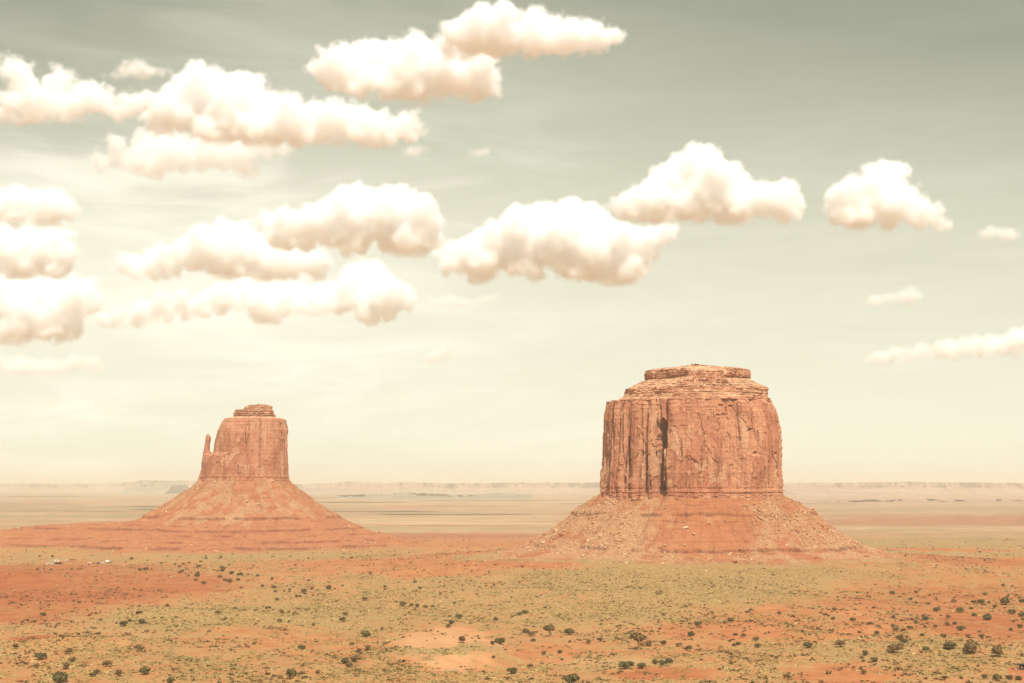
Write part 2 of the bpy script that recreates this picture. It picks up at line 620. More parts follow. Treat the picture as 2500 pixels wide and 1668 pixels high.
def terrain_height(x, y):
    r = np.hypot(x, y)
    near = np.exp(-(r / 2600.0) ** 2)
    z = 3.4 * near * fbm(x / 170.0, y / 210.0, 101, 4) + 2.3 * near * fbm((x + 0.5 * y) / 42.0, (y - 0.3 * x) / 80.0, 107, 3)
    z = z + 0.35 * np.exp(-(r / 1500.0) ** 2) * fbm(x / 12.0, y / 12.0, 111, 2)
    z = z + 9.0 * sstep(2500, 6000, r) * fbm(x / 1700.0, y / 900.0, 113, 4)
    # apron of the big butte
    rm = np.hypot(x - BM.cx, y - BM.Yc)
    z = z + 19.5 * np.exp(-(np.maximum(rm - 235, 0) / 215.0) ** 1.25)
    rt = np.hypot((x - BT.cx) / 1.5, y - BT.Yc)
    z = z + 3.0 * np.exp(-(np.maximum(rt - 200, 0) / 150.0) ** 1.3)
    # sandy hummock with a bare top
    a = np.sqrt(((x - HUM[0]) / 40.0) ** 2 + ((y - HUM[1]) / 62.0) ** 2)
    z = z + 7.0 * (1 - sstep(0.50, 1.30, a + 0.12 * fbm(x / 14.0, y / 14.0, 121, 2)))
    # rocky red mound at the left edge
    a = np.hypot((x - MOUND[0]) / 46.0, (y - MOUND[1]) / 60.0)
    z = z + 8.5 * np.exp(-a ** 2) * (1 + 0.35 * fbm(x / 9.0, y / 9.0, 131, 3))
    # low swells on the left foreground
    for (px, py, rx, ry, hh, ang) in ((420, 1510, 150, 26, 4.2, 0.5), (180, 1575, 120, 22, 3.4, 0.35), (620, 1455, 130, 30, 3.2, 0.3), (760, 1640, 60, 16, 2.4, 0.2),
                                      (1500, 1470, 260, 40, 2.8, 0.0), (2150, 1590, 130, 22, 3.0, -0.2), (2330, 1590, 70, 18, 3.4, -0.1)):
        gx, gy = ground_xy(np.array(float(px)), np.array(float(py)))
        c_, s_ = math.cos(ang), math.sin(ang)
        u = ((x - gx) * c_ + (y - gy) * s_) / (rx * 0.30)
        v = (-(x - gx) * s_ + (y - gy) * c_) / ry
        z = z + hh * np.exp(-u * u - v * v)
    return z


def surface_height(x, y):
    z = terrain_height(x, y)
    for B in (BM, BT):
        near = np.hypot(x - B.cx, y - B.Yc) < 520
        if np.any(near):
            zt = talus_height(B, np.where(near, x, B.cx + 400), np.where(near, y, B.Yc))[0]
            z = np.where(near, np.maximum(z, zt), z)
    return z


def hit(px, py, hfun=surface_height, tmax=9000.0):
    """where the camera ray through a photograph pixel meets the land"""
    px, py = np.atleast_1d(np.asarray(px, float)), np.atleast_1d(np.asarray(py, float))
    d = ray(px, py)
    ts = np.geomspace(560, tmax, 420)
    X = d[:, 0, None] * ts
    Y = d[:, 1, None] * ts
    Z = CAM_H + d[:, 2, None] * ts
    below = Z < hfun(X, Y)
    i = np.argmax(below, 1)
    ok = below.any(1)
    lo, hi = ts[np.maximum(i - 1, 0)], ts[i]
    for _ in range(14):
        mid = 0.5 * (lo + hi)
        under = CAM_H + d[:, 2] * mid < hfun(d[:, 0] * mid, d[:, 1] * mid)
        hi = np.where(under, mid, hi)
        lo = np.where(under, lo, mid)
    P = d * hi[:, None]
    P[:, 2] += CAM_H
    return P, ok


# ------------------------------------------------------------------ the ground sheet
def blob(px, py, cx, cy, rx, ry, soft=0.5):
    a = np.sqrt(((px - cx) / rx) ** 2 + ((py - cy) / ry) ** 2)
    return 1 - sstep(1 - soft, 1 + soft, a)


def zones(px, py):
    """vegetation, redness and paleness of the soil, laid out over the plain"""
    nz1 = fbm(px / 60.0, py / 9.0, 201, 4)
    wx, wy = px + 40 * nz1, py + 10 * fbm(px / 90.0, py / 14.0, 205, 4)
    veg = np.where(py < 1340, 0.22, 0.58)
    red = np.full(px.shape, 0.24)
    pale = np.zeros(px.shape)

    def put(arr, m, v):
        return arr * (1 - m) + v * m
    for (cx, cy, rx, ry, v, r_) in (
            (250, 1360, 800, 15, 0.66, 0.22), (800, 1366, 380, 9, 0.78, 0.05),
            (150, 1390, 420, 12, 0.42, 0.75), (60, 1440, 420, 48, 0.16, 0.95), (330, 1430, 260, 26, 0.26, 0.8), (460, 1448, 170, 7, 0.1, 0.85), (60, 1505, 200, 20, 0.35, 0.8),
            (700, 1395, 240, 14, 0.55, 0.45), (900, 1400, 260, 18, 0.42, 0.45), (1250, 1395, 330, 32, 0.26, 0.50), (1050, 1420, 120, 9, 0.25, 0.3),
            (1690, 1446, 430, 36, 0.95, 0.0), (1500, 1500, 520, 36, 0.80, 0.0), (1330, 1402, 230, 30, 0.14, 0.55), (1480, 1392, 130, 10, 0.12, 0.55), (1800, 1388, 260, 8, 0.3, 0.55), (1050, 1480, 380, 40, 0.70, 0.1), (560, 1520, 330, 40, 0.82, 0.0),
            (820, 1390, 120, 5, 0.2, 0.5), (2250, 1395, 420, 22, 0.28, 0.75), (1950, 1405, 250, 16, 0.40, 0.6), (2300, 1500, 360, 62, 0.42, 0.65),
            (1950, 1530, 300, 40, 0.42, 0.45), (1750, 1550, 160, 22, 0.30, 0.45), (2430, 1540, 160, 36, 0.34, 0.8), (2250, 1600, 260, 30, 0.72, 0.2),
            (650, 1560, 200, 24, 0.45, 0.35), (830, 1600, 140, 26, 0.5, 0.35), (1330, 1600, 90, 18, 0.3, 0.35), (1630, 1650, 130, 14, 0.18, 0.7), (1600, 1590, 220, 20, 0.5, 0.3),
            (80, 1565, 70, 6, 0.1, 0.95), (110, 1640, 190, 30, 0.55, 0.35), (2060, 1650, 120, 24, 0.3, 0.5), (2000, 1505, 170, 4, 0.1, 0.2), (2110, 1550, 60, 6, 0.08, 0.3)):
        m = blob(wx, wy, cx, cy, rx, ry, 0.45)
        veg, red = put(veg, m, v), put(red, m, r_)
    # the plain beyond
    for (cx, cy, rx, ry, v, r_) in ((2330, 1335, 420, 30, 0.95, 0.0), (2150, 1300, 380, 8, 0.55, 0.3), (2350, 1274, 460, 13, 0.0, 1.0), (2100, 1262, 260, 5, 0.1, 0.6), (2300, 1245, 400, 10, 0.8, 0.1),
                                    (1080, 1322, 420, 22, 0.05, 0.42), (1060, 1308, 330, 8, 0.05, 0.9), (2250, 1345, 300, 5, 0.3, 0.5), (1050, 1275, 320, 16, 0.05, 0.0), (1000, 1256, 320, 5, 0.35, 0.0),
                                    (100, 1243, 420, 9, 0.9, 0.0), (200, 1262, 260, 4, 0.9, 0.0), (1100, 1225, 400, 8, 0.1, 0.0), (1050, 1292, 500, 9, 0.05, 0.15)):
        m = blob(px + 60 * nz1, py + 3 * nz1, cx, cy, rx, ry, 0.4)
        veg, red = put(veg, m, v), put(red, m, r_)
    # bare top of the hummock, in wavy bands
    m = blob(wx, wy, 1090, 1592, 150, 50, 0.15)
    band = sstep(-0.1, 0.45, np.sin((wy - 1545 + 5 * np.sin(wx / 45.0)) / 7.3 + 0.8) + 0.5)
    veg = put(veg, m, 0.02 + 0.80 * (1 - band))
    pale = put(pale, m, 0.35 + 0.2 * band)
    red = put(red, m, 0.05)
    pale = np.maximum(pale, 0.6 * blob(wx, wy, 1500, 1620, 140, 10, 0.5))
    # the parking pad at lower right
    m = blob(px, py, 2500, 1645, 44, 16, 0.12)
    veg, pale, red = put(veg, m, 0.0), put(pale, m, 0.0), put(red, m, 0.55)
    return np.clip(veg + 0.18 * nz1, 0, 1), np.clip(red + 0.15 * nz1, 0, 1), np.clip(pale, 0, 1)


def build_ground():
    az_f = np.radians(np.linspace(-23, 23, 1050))
    az = np.concatenate([np.radians(np.linspace(-180, -25, 60)), az_f, np.radians(np.linspace(25, 180, 60))])
    # rows spaced by what they cover in view
    dep = np.concatenate([np.geomspace(0.9, 0.17, 30)[:-1], np.linspace(0.17, 0.0016, 780)])
    r = np.concatenate([[3.0, 30.0], CAM_H / dep, [75000.0]])
    A, R = np.meshgrid(az, r)
    X, Y = R * np.sin(A), R * np.cos(A)
    Z = terrain_height(X, Y) * sstep(200, 500, R) - 2.0 * sstep(30000, 60000, R)
    Y_safe = np.maximum(Y, 50.0)
    px, py = project(X, Y_safe, np.zeros_like(Z))
    veg, red, pale = zones(px, py)
    V = np.stack([X, Y, Z], -1).reshape(-1, 3)
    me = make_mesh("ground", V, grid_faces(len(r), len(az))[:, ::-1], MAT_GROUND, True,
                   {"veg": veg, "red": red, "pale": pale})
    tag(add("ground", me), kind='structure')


build_ground()


# ------------------------------------------------------------------ building the buttes
def arc_table(B, nfront=760, nback=120):
    """outline samples, dense on the side towards the camera: (u, v) and outward normals, arc length in metres"""
    P = B.plan * np.array([B.hw, B.hd])
    d = np.roll(P, -1, 0) - np.roll(P, 1, 0)
    nrm = np.stack([d[:, 1], -d[:, 0]], -1)
    nrm /= np.linalg.norm(nrm, axis=1)[:, None]
    if np.sum(nrm * P) < 0:
        nrm = -nrm
    seg = np.linalg.norm(np.roll(P, -1, 0) - P, axis=1)
    view = np.array([P[:, 0] + B.cx, P[:, 1] + B.Yc]).T
    view /= np.linalg.norm(view, axis=1)[:, None]
    facing = -np.sum(nrm * view, 1)
    w = np.where(facing > -0.25, 1.0, 0.12) * seg
    cw = np.concatenate([[0], np.cumsum(w)])
    n = nfront + nback
    q = np.interp(np.linspace(0, cw[-1], n, endpoint=False), cw, np.arange(len(P) + 1))
    i0 = np.floor(q).astype(int) % len(P)
    f = (q - np.floor(q))[:, None]
    i1 = (i0 + 1) % len(P)
    uv = B.plan[i0] * (1 - f) + B.plan[i1] * f
    nn = nrm[i0] * (1 - f) + nrm[i1] * f
    nn /= np.linalg.norm(nn, axis=1)[:, None]
    cs = np.concatenate([[0], np.cumsum(seg)])
    return uv, nn, np.interp(q, np.arange(len(P) + 1), cs)


def cliff_relief(S, Z, z0, z1, seed, amp=1.0, col=None):
    """columns, joints, fallen slabs and beds of a sandstone wall; also where fresh scars are"""
    w = S + 3.0 * fbm(S / 40.0, Z / 90.0, seed, 2) + 0.9 * fbm(S / 8.0, Z / 14.0, seed + 2, 3)
    i, u, e = cells1(w / 17.0 + 0.0, seed + 3)
    col = np.ones_like(S) if col is None else col
    d = (4.2 * (h1(i, seed + 4) - 0.5) + 2.3 * (1 - (2 * u - 1) ** 2)) * (0.12 + 0.88 * col)
    d -= 3.4 * col * np.exp(-(e * 17.0 / 0.9) ** 2) * sstep(-0.4, 0.2, fbm(S / 20.0, Z / 25.0, seed + 6, 2))
    d += 3.2 * fbm(S / 55.0, Z / 70.0, seed + 5, 3)
    i2, u2, e2 = cells1(w / 5.5 + 0.3 * fbm(S / 9, Z / 12, seed + 8, 2), seed + 9)
    d += 1.3 * (h2(i2, np.floor(Z / 26.0 + 5 * h1(i2, seed + 1)).astype(np.int64), seed + 10) - 0.5) + 0.45 * (1 - (2 * u2 - 1) ** 2) * (0.4 + 0.6 * col)
    d -= 1.2 * (0.08 + 0.92 * col) * np.exp(-(e2 * 5.5 / 0.45) ** 2) * sstep(0.0, 0.4, fbm(S / 14.0, Z / 18.0, seed + 11, 2))
    idh, gap = worley2(w / 11.0 + 0.25 * fbm(S / 6, Z / 6, seed + 13, 2), Z / 34.0 + 0.2 * fbm(S / 9, Z / 9, seed + 15, 2), seed + 12)
    slab = idh > 0.60
    d -= (1.1 + 0.9 * np.minimum(col, 1)) * slab * sstep(0.0, 0.05, gap)
    idh2, gap2 = worley2(w / 4.0, Z / 9.0, seed + 14)
    d += 0.8 * (idh2 - 0.5) * sstep(0, 0.1, gap2)
    d += 0.5 * fbm(S / 3.0, Z / 3.5, seed + 16, 4)
    t = (Z - z0) / (z1 - z0)
    # thin beds at the foot and below the rim
    lowm = 1 - sstep(0.10, 0.19, t + 0.02 * fbm(S / 15.0, 0 * S, seed + 18, 2))
    top = sstep(0.88, 0.95, t)
    bz = np.floor(Z / 1.7 + 0.25 * fbm(S / 22.0, Z / 9.0, seed + 20, 2)).astype(np.int64)
    j, uj, ej = cells1(S / 4.0, seed + 24)
    bed = 1.7 * (h1(bz, seed + 22) - 0.5) + 1.0 * (h2(bz, j, seed + 23) - 0.5)
    k = np.maximum(lowm, 0.7 * top)
    d = d * (1 - 0.45 * k) + bed * k
    d += 2.2 * lowm * (0.19 - t) / 0.19
    scar = (idh2 > 0.80) * sstep(-0.1, 0.3, fbm(S / 25.0, Z / 20.0, seed + 30, 3)) + 0.8 * (idh > 0.86)
    return d * amp, np.clip(scar, 0, 1) * (1 - k)


def ring_rows(B, rows, uv, nn):
    """rows: z, left px, right px, depth scale, each an array -> X, Y, Z grids"""
    z, l, r, ds = rows
    xl, xr = (l - 1250) * B.k, (r - 1250) * B.k
    X = xl[:, None] + (uv[None, :, 0] + 1) * 0.5 * (xr - xl)[:, None]
    Y = B.Yc + uv[None, :, 1] * B.hd * ds[:, None]
    Z = np.repeat(z[:, None], uv.shape[0], 1)
    return X, Y, Z


def profile_rows(B, prof, step):
    """prof: (photo y at the butte's depth, left px, right px, depth scale) from the foot up -> dense rows"""
    p = np.array(prof, float)
    z = CAM_H + (1188 - p[:, 0]) * B.k
    l, r, ds = p[:, 1], p[:, 2], p[:, 3]
    seg = np.hypot(np.diff(z), 0.5 * B.k * np.hypot(np.diff(l), np.diff(r)) + np.abs(np.diff(ds)) * B.hd * 0.5)
    c = np.concatenate([[0], np.cumsum(seg)])
    t = np.linspace(0, c[-1], int(c[-1] / step) + 2)
    return tuple(np.interp(t, c, a) for a in (z, l, r, ds))


def close_top(V, nrow, nc, Fq):
    """a cap over the last ring: a centre vertex and quads doubled into it"""
    last = np.arange((nrow - 1) * nc, nrow * nc)
    ctr = V[last].mean(0)
    rings, prev = [V], last
    faces = [Fq]
    base = len(V)
    for f in (0.75, 0.5, 0.25, 0.03):
        ring = ctr + (V[last] - ctr) * f
        ring[:, 2] = V[last][:, 2] * f + ctr[2] * (1 - f) + 0.8 * fbm(ring[:, 0] / 6, ring[:, 1] / 6, 5, 2)
        idx = base + np.arange(nc)
        nx = np.roll(np.arange(nc), -1)
        faces.append(np.stack([prev, prev[nx], idx[nx], idx], -1))
        rings.append(ring)
        prev = idx
        base += nc
    return np.concatenate(rings), np.concatenate(faces)


def build_cliff(B, prof, step, seed, alcoves, parent, amp=1.0, name="cliff"):
    uv, nn, S1 = arc_table(B)
    rows = profile_rows(B, prof, step)
    X, Y, Z = ring_rows(B, rows, uv, nn)
    S = np.repeat(S1[None, :], X.shape[0], 0)
    per = S1[-1] + 1.0
    qx = project(X, Y, Z)[0]
    col = 1.35 * sstep(1650, 1615, qx) + 0.30 * sstep(1780, 1850, qx) if B is BM else 0.25 + 0.5 * sstep(680, 690, qx)
    col = np.clip(col + 0.35 * fbm(S / 40.0, Z / 60.0, seed + 44, 2), 0.05, 1.45)
    d, scar = cliff_relief(S, Z, rows[0][0], rows[0][-1], seed, amp, col)
    # close the seam at the back
    fade = sstep(0, 12, S) * sstep(0, 12, per - S)
    d = d * fade
    px, py = project(X, Y, Z)
    front = nn[None, :, 1] < 0.2
    if B is BM:
        # the great buttresses of the left part and the nose of the main face
        wob = px + 2.5 * fbm(py / 40.0, px / 30.0, seed + 60, 2)
        for (c_, hw_, out) in ((1512, 12, 2.5), (1531, 5, 2.0), (1560, 17, 5.5), (1594, 7, 3.5), (1645, 16, 5.0), (1700, 26, 2.0), (1815, 16, 2.5), (1862, 14, 2.5)):
            q = np.clip(1 - ((wob - c_) / hw_) ** 2, 0, 1)
            d = d + out * np.sqrt(q) * front
    for (ax, y0, y1, wid, dep, slant) in alcoves:
        c = ax + slant * (py - y0) + 0.8 * fbm(py / 12.0, 0 * py + ax, seed + 70, 3) * min(1.0, wid / 4)
        half = wid * 0.5 * (1.05 + 0.35 * fbm(py / 16.0, 0 * py + ax * 0.3, seed + 71, 2))
        half = half * (0.25 + 0.75 * sstep(0, 22, py - y0)) if wid > 5 and y1 - y0 > 20 else half
        mx = 1 - sstep(0.75, 1.15, np.abs(px - c) / np.maximum(half, 0.6))
        my = sstep(y0 - 0.6, y0 + 0.9, py) * (1 - sstep(y1 - 6, y1 + 6, py))
        d = d - dep * mx * my * front
    X = X + nn[None, :, 0] * d
    Y = Y + nn[None, :, 1] * d
    # uneven rim
    lip = sstep(0.96, 1.0, (Z - rows[0][0]) / (rows[0][-1] - rows[0][0]))
    Z = Z + lip * 1.2 * fbm(S / 7.0, 0 * S, seed + 80, 3)
    V = np.stack([X, Y, Z], -1).reshape(-1, 3)
    Fq = grid_faces(X.shape[0], X.shape[1], True)
    V2, F2 = close_top(V, X.shape[0], X.shape[1], Fq)
    sc = np.zeros(len(V2))
    sc[:scar.size] = scar.ravel()
    o = parent.matrix_basis.translation
    V2 = V2 - np.array(o)
    return add(name, make_mesh(name, V2, F2, MAT_CLIFF, False, {"scar": sc}), parent)


def build_cap(B, prof, step, seed, parent, name="caprock", rough=1.0):
    uv, nn, S1 = arc_table(B, 620, 100)
    rows = profile_rows(B, prof, step)
    X, Y, Z = ring_rows(B, rows, uv, nn)
    S = np.repeat(S1[None, :], X.shape[0], 0)
    spur = np.zeros_like(X)
    if B is BM:
        t_ = np.clip((Z - Z.min()) / (Z.max() - Z.min()), 0, 1)
        c_ = 0.03 + 0.30 * (1 - t_) * 0
        half_ = 0.36 + 0.16 * (1 - t_) + 0.10 * fbm(S / 14.0, Z / 10.0, seed + 76, 3)
        spur = (1 - sstep(0.7, 1.15, np.abs(uv[None, :, 0] - c_) / half_)) * (uv[None, :, 1] < 0)
        lin = (0.93 - 0.25 * t_ - 0.16 * np.clip(t_ - 0.8, 0, 1) / 0.2) + 0.035 * fbm(S / 9.0, Z / 9.0, seed + 77, 3)
        Yl = B.Yc + uv[None, :, 1] * B.hd * lin
        Y = np.where(spur > 0, Y * (1 - spur) + np.minimum(Y, Yl) * spur, Y)
    bz = np.floor(Z / 1.25 + 0.3 * fbm(S / 18.0, Z / 6.0, seed + 1, 2)).astype(np.int64)
    j, _, ej = cells1(S / 5.0 + 0.4 * h1(bz, seed + 9), seed + 2)
    d = 1.9 * (h1(bz, seed + 3) - 0.5) + 1.5 * (h2(bz, j, seed + 4) - 0.5)
    d -= 1.0 * np.exp(-(ej * 5.0 / 0.4) ** 2)
    d += 4.0 * fbm(S / 24.0, Z / 14.0, seed + 5, 4) + 0.7 * fbm(S / 2.6, Z / 2.0, seed + 6, 3)
    per = S1[-1] + 1.0
    d = d * (1 - 0.55 * spur * sstep(0.25, 0.5, np.abs(Z - 219) / 14)) * rough * sstep(0, 12, S) * sstep(0, 12, per - S)
    d = d - 1.0 * (np.arange(X.shape[0]) < 2)[:, None]
    X = X + nn[None, :, 0] * d
    Y = Y + nn[None, :, 1] * d
    Z = Z + 0.6 * fbm(S / 5.0, Z / 2.0, seed + 8, 3) + sstep(0.9, 1.0, np.linspace(0, 1, X.shape[0]))[:, None] * 1.4 * fbm(S / 9.0, 0 * S, seed + 12, 3)
    V = np.stack([X, Y, Z], -1).reshape(-1, 3)
    V2, F2 = close_top(V, X.shape[0], X.shape[1], grid_faces(X.shape[0], X.shape[1], True))
    V2 = V2 - np.array(parent.matrix_basis.translation)
    return add(name, make_mesh(name, V2, F2, MAT_CAP, False, {"scar": np.zeros(len(V2))}), parent)


def build_talus(B, parent, dmax_f, dmax_l, dmax_r, dmax_b, nrow=330):
    phi = np.concatenate([np.linspace(-np.pi * 1.04, np.pi * 0.04, 1000, endpoint=False), np.linspace(np.pi * 0.04, np.pi * 0.96, 110, endpoint=False)])
    phi = (phi + np.pi) % (2 * np.pi) - np.pi
    c, s = np.cos(phi), np.sin(phi)
    dm = dmax_f * np.clip(-s, 0, 1) ** 2 + dmax_b * np.clip(s, 0, 1) ** 2 + np.where(c > 0, dmax_r, dmax_l) * c ** 2
    t = np.linspace(0, 1, nrow)
    d = -9 + (t ** 1.15)[:, None] * (dm[None, :] + 9)
    R = B.radius(phi)[None, :] + d
    X, Y = B.cx + R * c, B.Yc + R * s
    Z, led, dd = talus_height(B, X, Y)
    g = terrain_height(X, Y)
    edge = sstep(0.90, 1.0, t)[:, None]
    Z = np.where(Z < g, np.maximum(Z, g - 1.5), Z) - 3.0 * edge
    arc = phi[None, :] * 170.0
    led = led * (0.85 if B is BT else 0.9)
    deb = 0.50 + 0.7 * fbm(arc / 30.0, dd / 110.0, B.seed + 90, 3) + 0.7 * fbm(X / 16.0, Y / 16.0, B.seed + 92, 4)
    if B is BT:
        deb = deb - 0.75 * sstep(75, 130, dd) - 0.25 * sstep(620, 700, project(X, Y, Z)[0])
    if B is BM:
        px, py = project(X, Y, Z)
        mid = sstep(1560, 1640, px) * (1 - sstep(1790, 1880, px)) * (1 - sstep(1330, 1375, py))
        deb = deb - 0.55 * mid + 0.35 * (1 - sstep(1500, 1580, px)) * sstep(10, 40, dd)
    veg = 0.55 * sstep(6, 1, Z - g) + 0.25 * fbm(X / 30, Y / 30, B.seed + 95, 3)
    if B is BT:
        veg = veg + 0.5 * sstep(-330, -80, -(X - B.cx) - 480) * 0 + 0.30 * sstep(60, 200, B.cx - X) * sstep(30, 42, Z)
    else:
        veg = veg + 0.25 * sstep(90, 200, dd)
    V = np.stack([X, Y, Z], -1).reshape(-1, 3) - np.array(parent.matrix_basis.translation)
    me = make_mesh("talus_slope", V, grid_faces(nrow, len(phi), True)[:, ::-1], MAT_TALUS, True,
                   {"debris": deb, "ledge": led, "veg": veg})
    return add("talus_slope", me, parent)


# --- the big butte
butte = empty("butte", (BM.cx, BM.Yc, 0), "massive flat-topped red sandstone butte with broad layered cap, the larger of two", "butte")
bz_ = 1.0
PROF_M = [(1226, 1468, 1896, 1.0), (1210, 1469, 1897, 1.0), (1187, 1466, 1899, 1.0), (1156, 1468, 1901, 1.0), (1110, 1475, 1901, 0.985), (1057, 1476, 1898, 0.97),
          (1015, 1480, 1891, 0.955), (996, 1482, 1886, 0.94), (986, 1483, 1880, 0.93), (982, 1484, 1875, 0.92)]
ALC_M = [(1620, 1020, 1092, 27, 20, 0.0), (1618, 1070, 1218, 15, 20, -0.015), (1611, 1120, 1182, 3.5, 6, 0.0), (1584, 1095, 1146, 8, 7, 0), (1581, 1142, 1200, 6, 8, 0),
         (1606, 1013, 1066, 6, 6, -0.06), (1604, 1073, 1117, 3, 4, 0), (1583, 1041, 1095, 2.6, 4, 0), (1594, 1160, 1196, 3.2, 5, 0), (1537, 1065, 1196, 4, 6.5, 0), (1544, 1006, 1046, 3, 5, 0.05),
         (1523, 985, 1106, 2.2, 4, 0.01), (1496, 1004, 1042, 6, 6, 0.0), (1496, 1040, 1086, 5, 5, 0.03), (1484, 1108, 1164, 4, 5, 0.0), (1480, 1180, 1214, 3, 5, 0),
         (1760, 988, 991, 12, 3.5, 0), (1784, 989, 992, 11, 3.5, 0), (1752, 1011, 1015, 8, 3, 0), (1831, 1046, 1052, 10, 4, -0.6), (1842, 1103, 1109, 8, 3.5, -0.5), (1895, 1104, 1108, 6, 3, 0),
         (1848, 1052, 1092, 2.2, 2.5, 0.02), (1800, 985, 1075, 1.8, 2.0, 0.05), (1664, 1070, 1125, 2, 2, 0), (1632, 1160, 1214, 3, 3, 0), (1860, 1140, 1180, 2.5, 2.5, 0)]
build_cliff(BM, PROF_M, 0.5, 301, ALC_M, butte, 1.0)
CAP_M = [(985, 1488, 1879, 0.915), (978, 1509, 1877, 0.905), (972, 1518, 1871, 0.885), (966, 1526, 1869, 0.865), (958, 1527, 1870, 0.855), (951, 1528, 1870, 0.845), (949, 1536, 1864, 0.815),
         (942, 1549, 1850, 0.75), (935, 1564, 1836, 0.69), (929, 1579, 1824, 0.63), (927.5, 1575, 1831, 0.655), (915, 1575, 1832, 0.655), (908, 1577, 1829, 0.645), (904, 1592, 1812, 0.58), (900, 1640, 1750, 0.40), (897.5, 1660, 1715, 0.3)]
build_cap(BM, CAP_M, 0.5, 331, butte)
build_talus(BM, butte, 215, 235, 215, 160)

# --- the butte with the thumb
spired = empty("butte", (BT.cx, BT.Yc, 0), "smaller red sandstone butte with a thin detached thumb spire on its left", "butte")
PROF_T = [(1182, 491, 706, 1.0), (1173, 493, 705, 1.0), (1148, 500, 703.5, 1.0), (1128, 500.5, 702, 0.99), (1117, 502, 701, 0.985), (1112.5, 504, 700.5, 0.98), (1110, 522, 700, 0.975), (1106, 528, 700, 0.97),
          (1099, 529, 699.5, 0.97), (1075, 532, 699, 0.96), (1053, 537.5, 699, 0.94), (1036, 545, 696, 0.92), (1026, 552, 694, 0.90), (1024, 556, 692, 0.88)]
ALC_T = [(600, 1052, 1086, 1.6, 2.5, 0.0), (609, 1058, 1084, 1.4, 2.2, -0.3), (636, 1070, 1100, 1.8, 2.2, 0), (687, 1034, 1112, 3, 5, 0.06), (582, 1135, 1160, 2.2, 3, 0), (560, 1060, 1120, 1.4, 1.5, 0), (611, 1160, 1166, 3, 2, 0)]
build_cliff(BT, PROF_T, 0.55, 401, ALC_T, spired, 0.62)
CAP_T = [(1026, 556, 691, 0.86), (1023, 566, 678, 0.70), (1019, 573, 668, 0.56), (1010, 572, 669, 0.56), (1003, 577, 666, 0.53), (1001.5, 596, 664, 0.46), (996, 600, 662, 0.44), (992, 609, 661, 0.40), (990, 630, 656, 0.3)]
build_cap(BT, CAP_T, 0.5, 431, spired)


def build_spire(B, rows, parent, seed):
    """the thumb: a column leaning slightly, given as (photo y, left px, right px) from the foot up"""
    p = np.array(rows, float)
    yy = np.linspace(p[0, 0], p[-1, 0], 190)
    l = np.interp(-yy, -p[:, 0], p[:, 1])
    r = np.interp(-yy, -p[:, 0], p[:, 2])
    Y0 = B.Yc - 12.0
    k = Y0 / F
    th = np.linspace(0, 2 * np.pi, 96, endpoint=False)
    cx, hw = (0.5 * (l + r) - 1250) * k, 0.5 * (r - l) * k
    Z = np.repeat((CAM_H + (1188 - yy) * k)[:, None], 96, 1)
    T = np.repeat(th[None, :], len(yy), 0)
    bz = np.floor(Z / 2.4).astype(np.int64)
    rel = 1 + 0.05 * (h1(bz, seed) - 0.5) + 0.10 * fbm(T * 2.2 + 9, Z / 9.0, seed + 2, 3) * np.sin(T * 0.5)
    sq = (np.abs(np.cos(T)) ** 3.0 + np.abs(np.sin(T)) ** 3.0) ** (-1 / 3.0)
    X = cx[:, None] + hw[:, None] * np.cos(T) * sq * rel
    Yg = Y0 + (hw[:, None] * 1.05 + 1) * np.sin(T) * sq * rel
    V = np.stack([X, Yg, Z], -1).reshape(-1, 3)
    V2, F2 = close_top(V, len(yy), 96, grid_faces(len(yy), 96, True))
    V2 = V2 - np.array(parent.matrix_basis.translation)
    return add("spire", make_mesh("spire", V2, F2, MAT_CLIFF, False, {"scar": np.zeros(len(V2))}), parent)


build_spire(BT, [(1180, 490, 528), (1172, 492, 526), (1154, 496, 524), (1138, 497, 521), (1118, 498.5, 519), (1110, 499, 518.5), (1104, 499.5, 517), (1101, 500, 513.5), (1085, 502.5, 513.7), (1073, 504, 516), (1068, 504.6, 515.6), (1064, 505.5, 513.5), (1061.5, 507.5, 511)],
            spired, 451)
build_talus(BT, spired, 275, 470, 275, 170, 360)


# ------------------------------------------------------------------ far tableland
def far_mesa(name, px0, px1, Y, base_z, prof, seed, cols, depth=2500.0, step_px=0.9, talus=0.55):
    """a long broken escarpment: prof is (photo x, photo y of the rim)"""
    p = np.array(prof, float)
    pxs = np.arange(px0, px1, step_px)
    k = Y / F
    top = CAM_H + (1188 - np.interp(pxs, p[:, 0], p[:, 1])) * k
    x = (pxs - 1250) * k
    top = top + 7.0 * fbm(x / 160.0, 0 * x, seed, 3)
    rows = np.array([0.0, 0.06, 0.14, 0.24, 0.34, 0.44, 0.52, 0.56, 0.60, 0.70, 0.80, 0.90, 1.0])
    T = np.repeat(rows[:, None], len(x), 1)
    X = np.repeat(x[None, :], len(rows), 0)
    Z = base_z - 6 + (top - base_z + 6)[None, :] * T
    inset = 900 * fbm(X / 1300.0, 0 * X + 1.5, seed + 3, 4) + 220 * fbm(X / 190.0, T * 0.6, seed + 5, 3)
    slope = np.interp(T, [0, talus, talus + 0.05, 1.0], [0, 420, 440, 480])
    gully = 130 * fbm(X / 75.0, T * 1.2, seed + 7, 3) * (1 - 0.5 * T)
    Yg = Y + inset + slope + gully
    back = np.stack([X[-1], Yg[-1] + depth, Z[-1] + 4 * fbm(x / 300.0, 0 * x, seed + 9, 2)], -1)
    back2 = np.stack([X[-1], Yg[-1] + depth + 600, np.full(len(x), base_z - 10)], -1)
    V = np.concatenate([np.stack([X, Yg, Z], -1).reshape(-1, 3), back, back2])
    me = make_mesh(name, V, grid_faces(len(rows) + 2, len(x)), cols, False)
    return tag(add(name, me), kind='structure')


